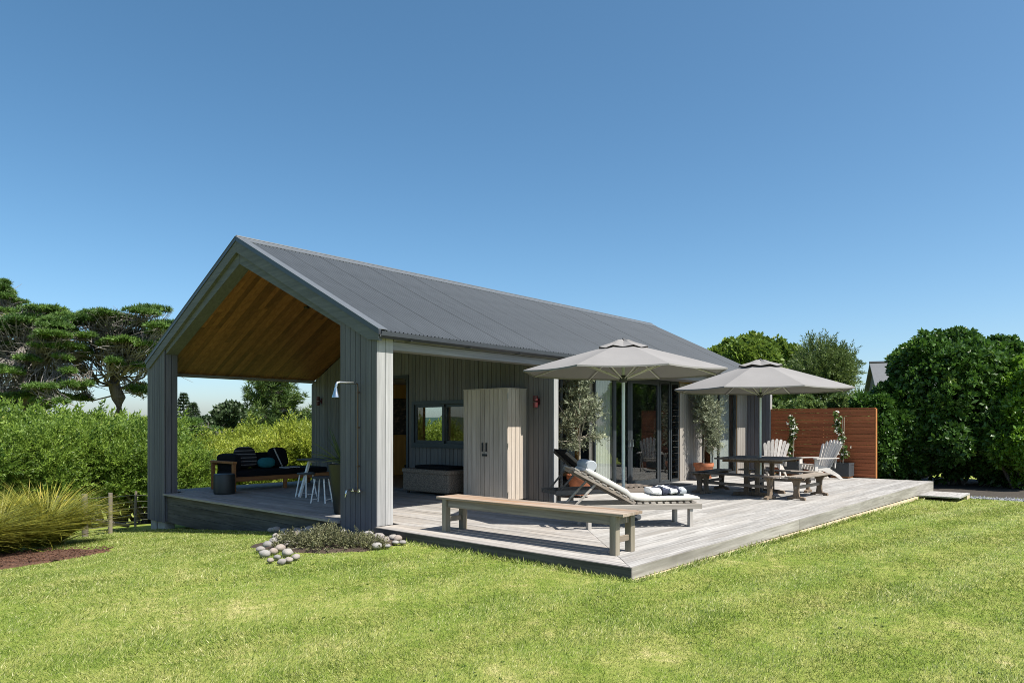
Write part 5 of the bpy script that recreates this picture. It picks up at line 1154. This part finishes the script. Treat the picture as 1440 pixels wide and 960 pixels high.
# ------------------------------------------------------------------ grass blades on the lawn, fallen leaves and gravel stones
def poly_in(P, x, y):
    P = np.array(P); ins = np.zeros(len(x), bool); j = len(P)-1
    for i in range(len(P)):
        c = ((P[i, 1] > y) != (P[j, 1] > y)) & (x < (P[j, 0]-P[i, 0])*(y-P[i, 1])/(P[j, 1]-P[i, 1]+1e-12)+P[i, 0]); ins ^= c; j = i
    return ins
g = np.random.default_rng(77); NB = 1500000
u = g.uniform(0, 1, NB); r = (math.sqrt(1.6)+u*(math.sqrt(26)-math.sqrt(1.6)))**2; a = YAW+g.uniform(R(-52), R(50), NB); x = r*np.cos(a); y = r*np.sin(a)
ok = ~((x > DX0-.03) & (x < DX1+.02) & (y > DY0-.06) & (y < YS+.1)) & ~((x > X0-.0) & (y > YS-.1) & (x < X1)) & (y < 17.5) & (x < 20.6)
ok &= ~poly_in(MULCH, x, y) & ~poly_in(BED, x, y) & ~((x > 19.78) & (y < 3.7)) & ~((x > 18.4) & (x < 19.85) & (y > 2.86) & (y < 3.8)) & ~((x > 20.2) & (y < 8.8))
x, y, r = x[ok], y[ok], r[ok]
def gzv(x, y):
    sp_ = lambda t, k: k*np.log1p(np.exp(np.minimum(40, t/k)))
    return .075-.016*np.clip(x-6, 0, 16)-.085*np.minimum(sp_(y-7.9, .35), 7.8)-.11*np.minimum(sp_(y-15.8, .6), 26)
z = gzv(x, y)-.004; n = len(x); pos = np.stack([x, y, z], 1)
pn_ = bumpy(pos*np.array((1, 1, 0)), 1.6, 5); stripe = np.tanh(3*np.sin((y+.12*x)*2*math.pi/1.05)); d = np.stack([g.normal(size=n)*.5+.62*stripe, g.normal(size=n)*.5, np.ones(n)], 1)
sc = g.uniform(.014, .032, n)*(1+.25*pn_)*(1+.02*r)
edge = ((np.abs(y-DY0+.09) < .07) & (x > DX0-.1) & (x < DX1)) | ((np.abs(x-DX0+.07) < .07) & (y > DY0-.1) & (y < YS)); sc = np.where(edge, sc*g.uniform(1., 2.6, n), sc)
T = (np.array([(-.075, 0, 0), (.075, 0, 0), (.03, .12, 1)], float), np.array([(0, 1, 2)]))
V, F, rn = scatter(T, pos, d, sc); wid = np.repeat(1+.10*np.maximum(0, r-4), 3)[:, None]
c = np.repeat(pos, 3, 0); V[:, :2] = c[:, :2]+(V[:, :2]-c[:, :2])*np.minimum(wid, 2.6)
link_mesh('grass', big_mesh('grass', V, F, M['blade'], rn), kind='stuff', label='short mown grass blades over the whole lawn', cat='grass')
n = 380; k = g.choice(len(pos), n*3); k = k[bumpy(pos[k]*np.array((1, 1, 0)), 2.4, 9) > .28][:n]
V, F, rn = scatter(t_rosette(6, 1.2, .34, 21), pos[k]+np.array((0, 0, .010)), np.tile([0, 0, 1.], (len(k), 1))+g.normal(size=(len(k), 3))*.2, g.uniform(.010, .022, len(k)))
link_mesh('weeds', big_mesh('weeds', V, F, M['jas'], rn), kind='stuff', label='small flat broadleaf weeds dotted through the lawn', cat='weeds')
n = 2600; x = g.uniform(19.7, 21.3, n); y = g.uniform(-6, 3.6, n); ok = poly_in([(19.75, 3.6), (20.3, 3.6), (20.75, 1.5), (21.3, -3), (22, -6), (20.4, -6), (20.2, -3), (19.85, 1.3)], x, y); x, y = x[ok], y[ok]
OCT = (np.array([(1, 0, 0), (-1, 0, 0), (0, 1, 0), (0, -1, 0), (0, 0, .7), (0, 0, -.7)], float)*.5, np.array([(0, 2, 4), (2, 1, 4), (1, 3, 4), (3, 0, 4), (2, 0, 5), (1, 2, 5), (3, 1, 5), (0, 3, 5)]))
V, F, rn = scatter(OCT, np.stack([x, y, gzv(x, y)+.02], 1), g.normal(size=(len(x), 3)), g.uniform(.02, .05, len(x))); link_mesh('gravel', big_mesh('gravel', V, F, M['gravel'], rn), kind='stuff', label='loose blue grey gravel stones on the path', cat='gravel')
n = 2400; a_ = g.uniform(0, 1, (n, 2)); x = -.6+4.5*a_[:, 0]; y = 9.4+3.6*a_[:, 1]; ok = poly_in(MULCH, x, y); x, y = x[ok], y[ok]
V, F, rn = scatter((OCT[0]*np.array((.35, .5, 1.5)), OCT[1]), np.stack([x, y, gzv(x, y)+.045], 1), np.stack([g.normal(size=len(x)), g.normal(size=len(x)), g.normal(size=len(x))*.3], 1), g.uniform(.02, .06, len(x))); link_mesh('mulch', big_mesh('mulch', V, F, M['mulch'], rn), kind='stuff', label='loose bark chips of the mulch bed', cat='mulch')
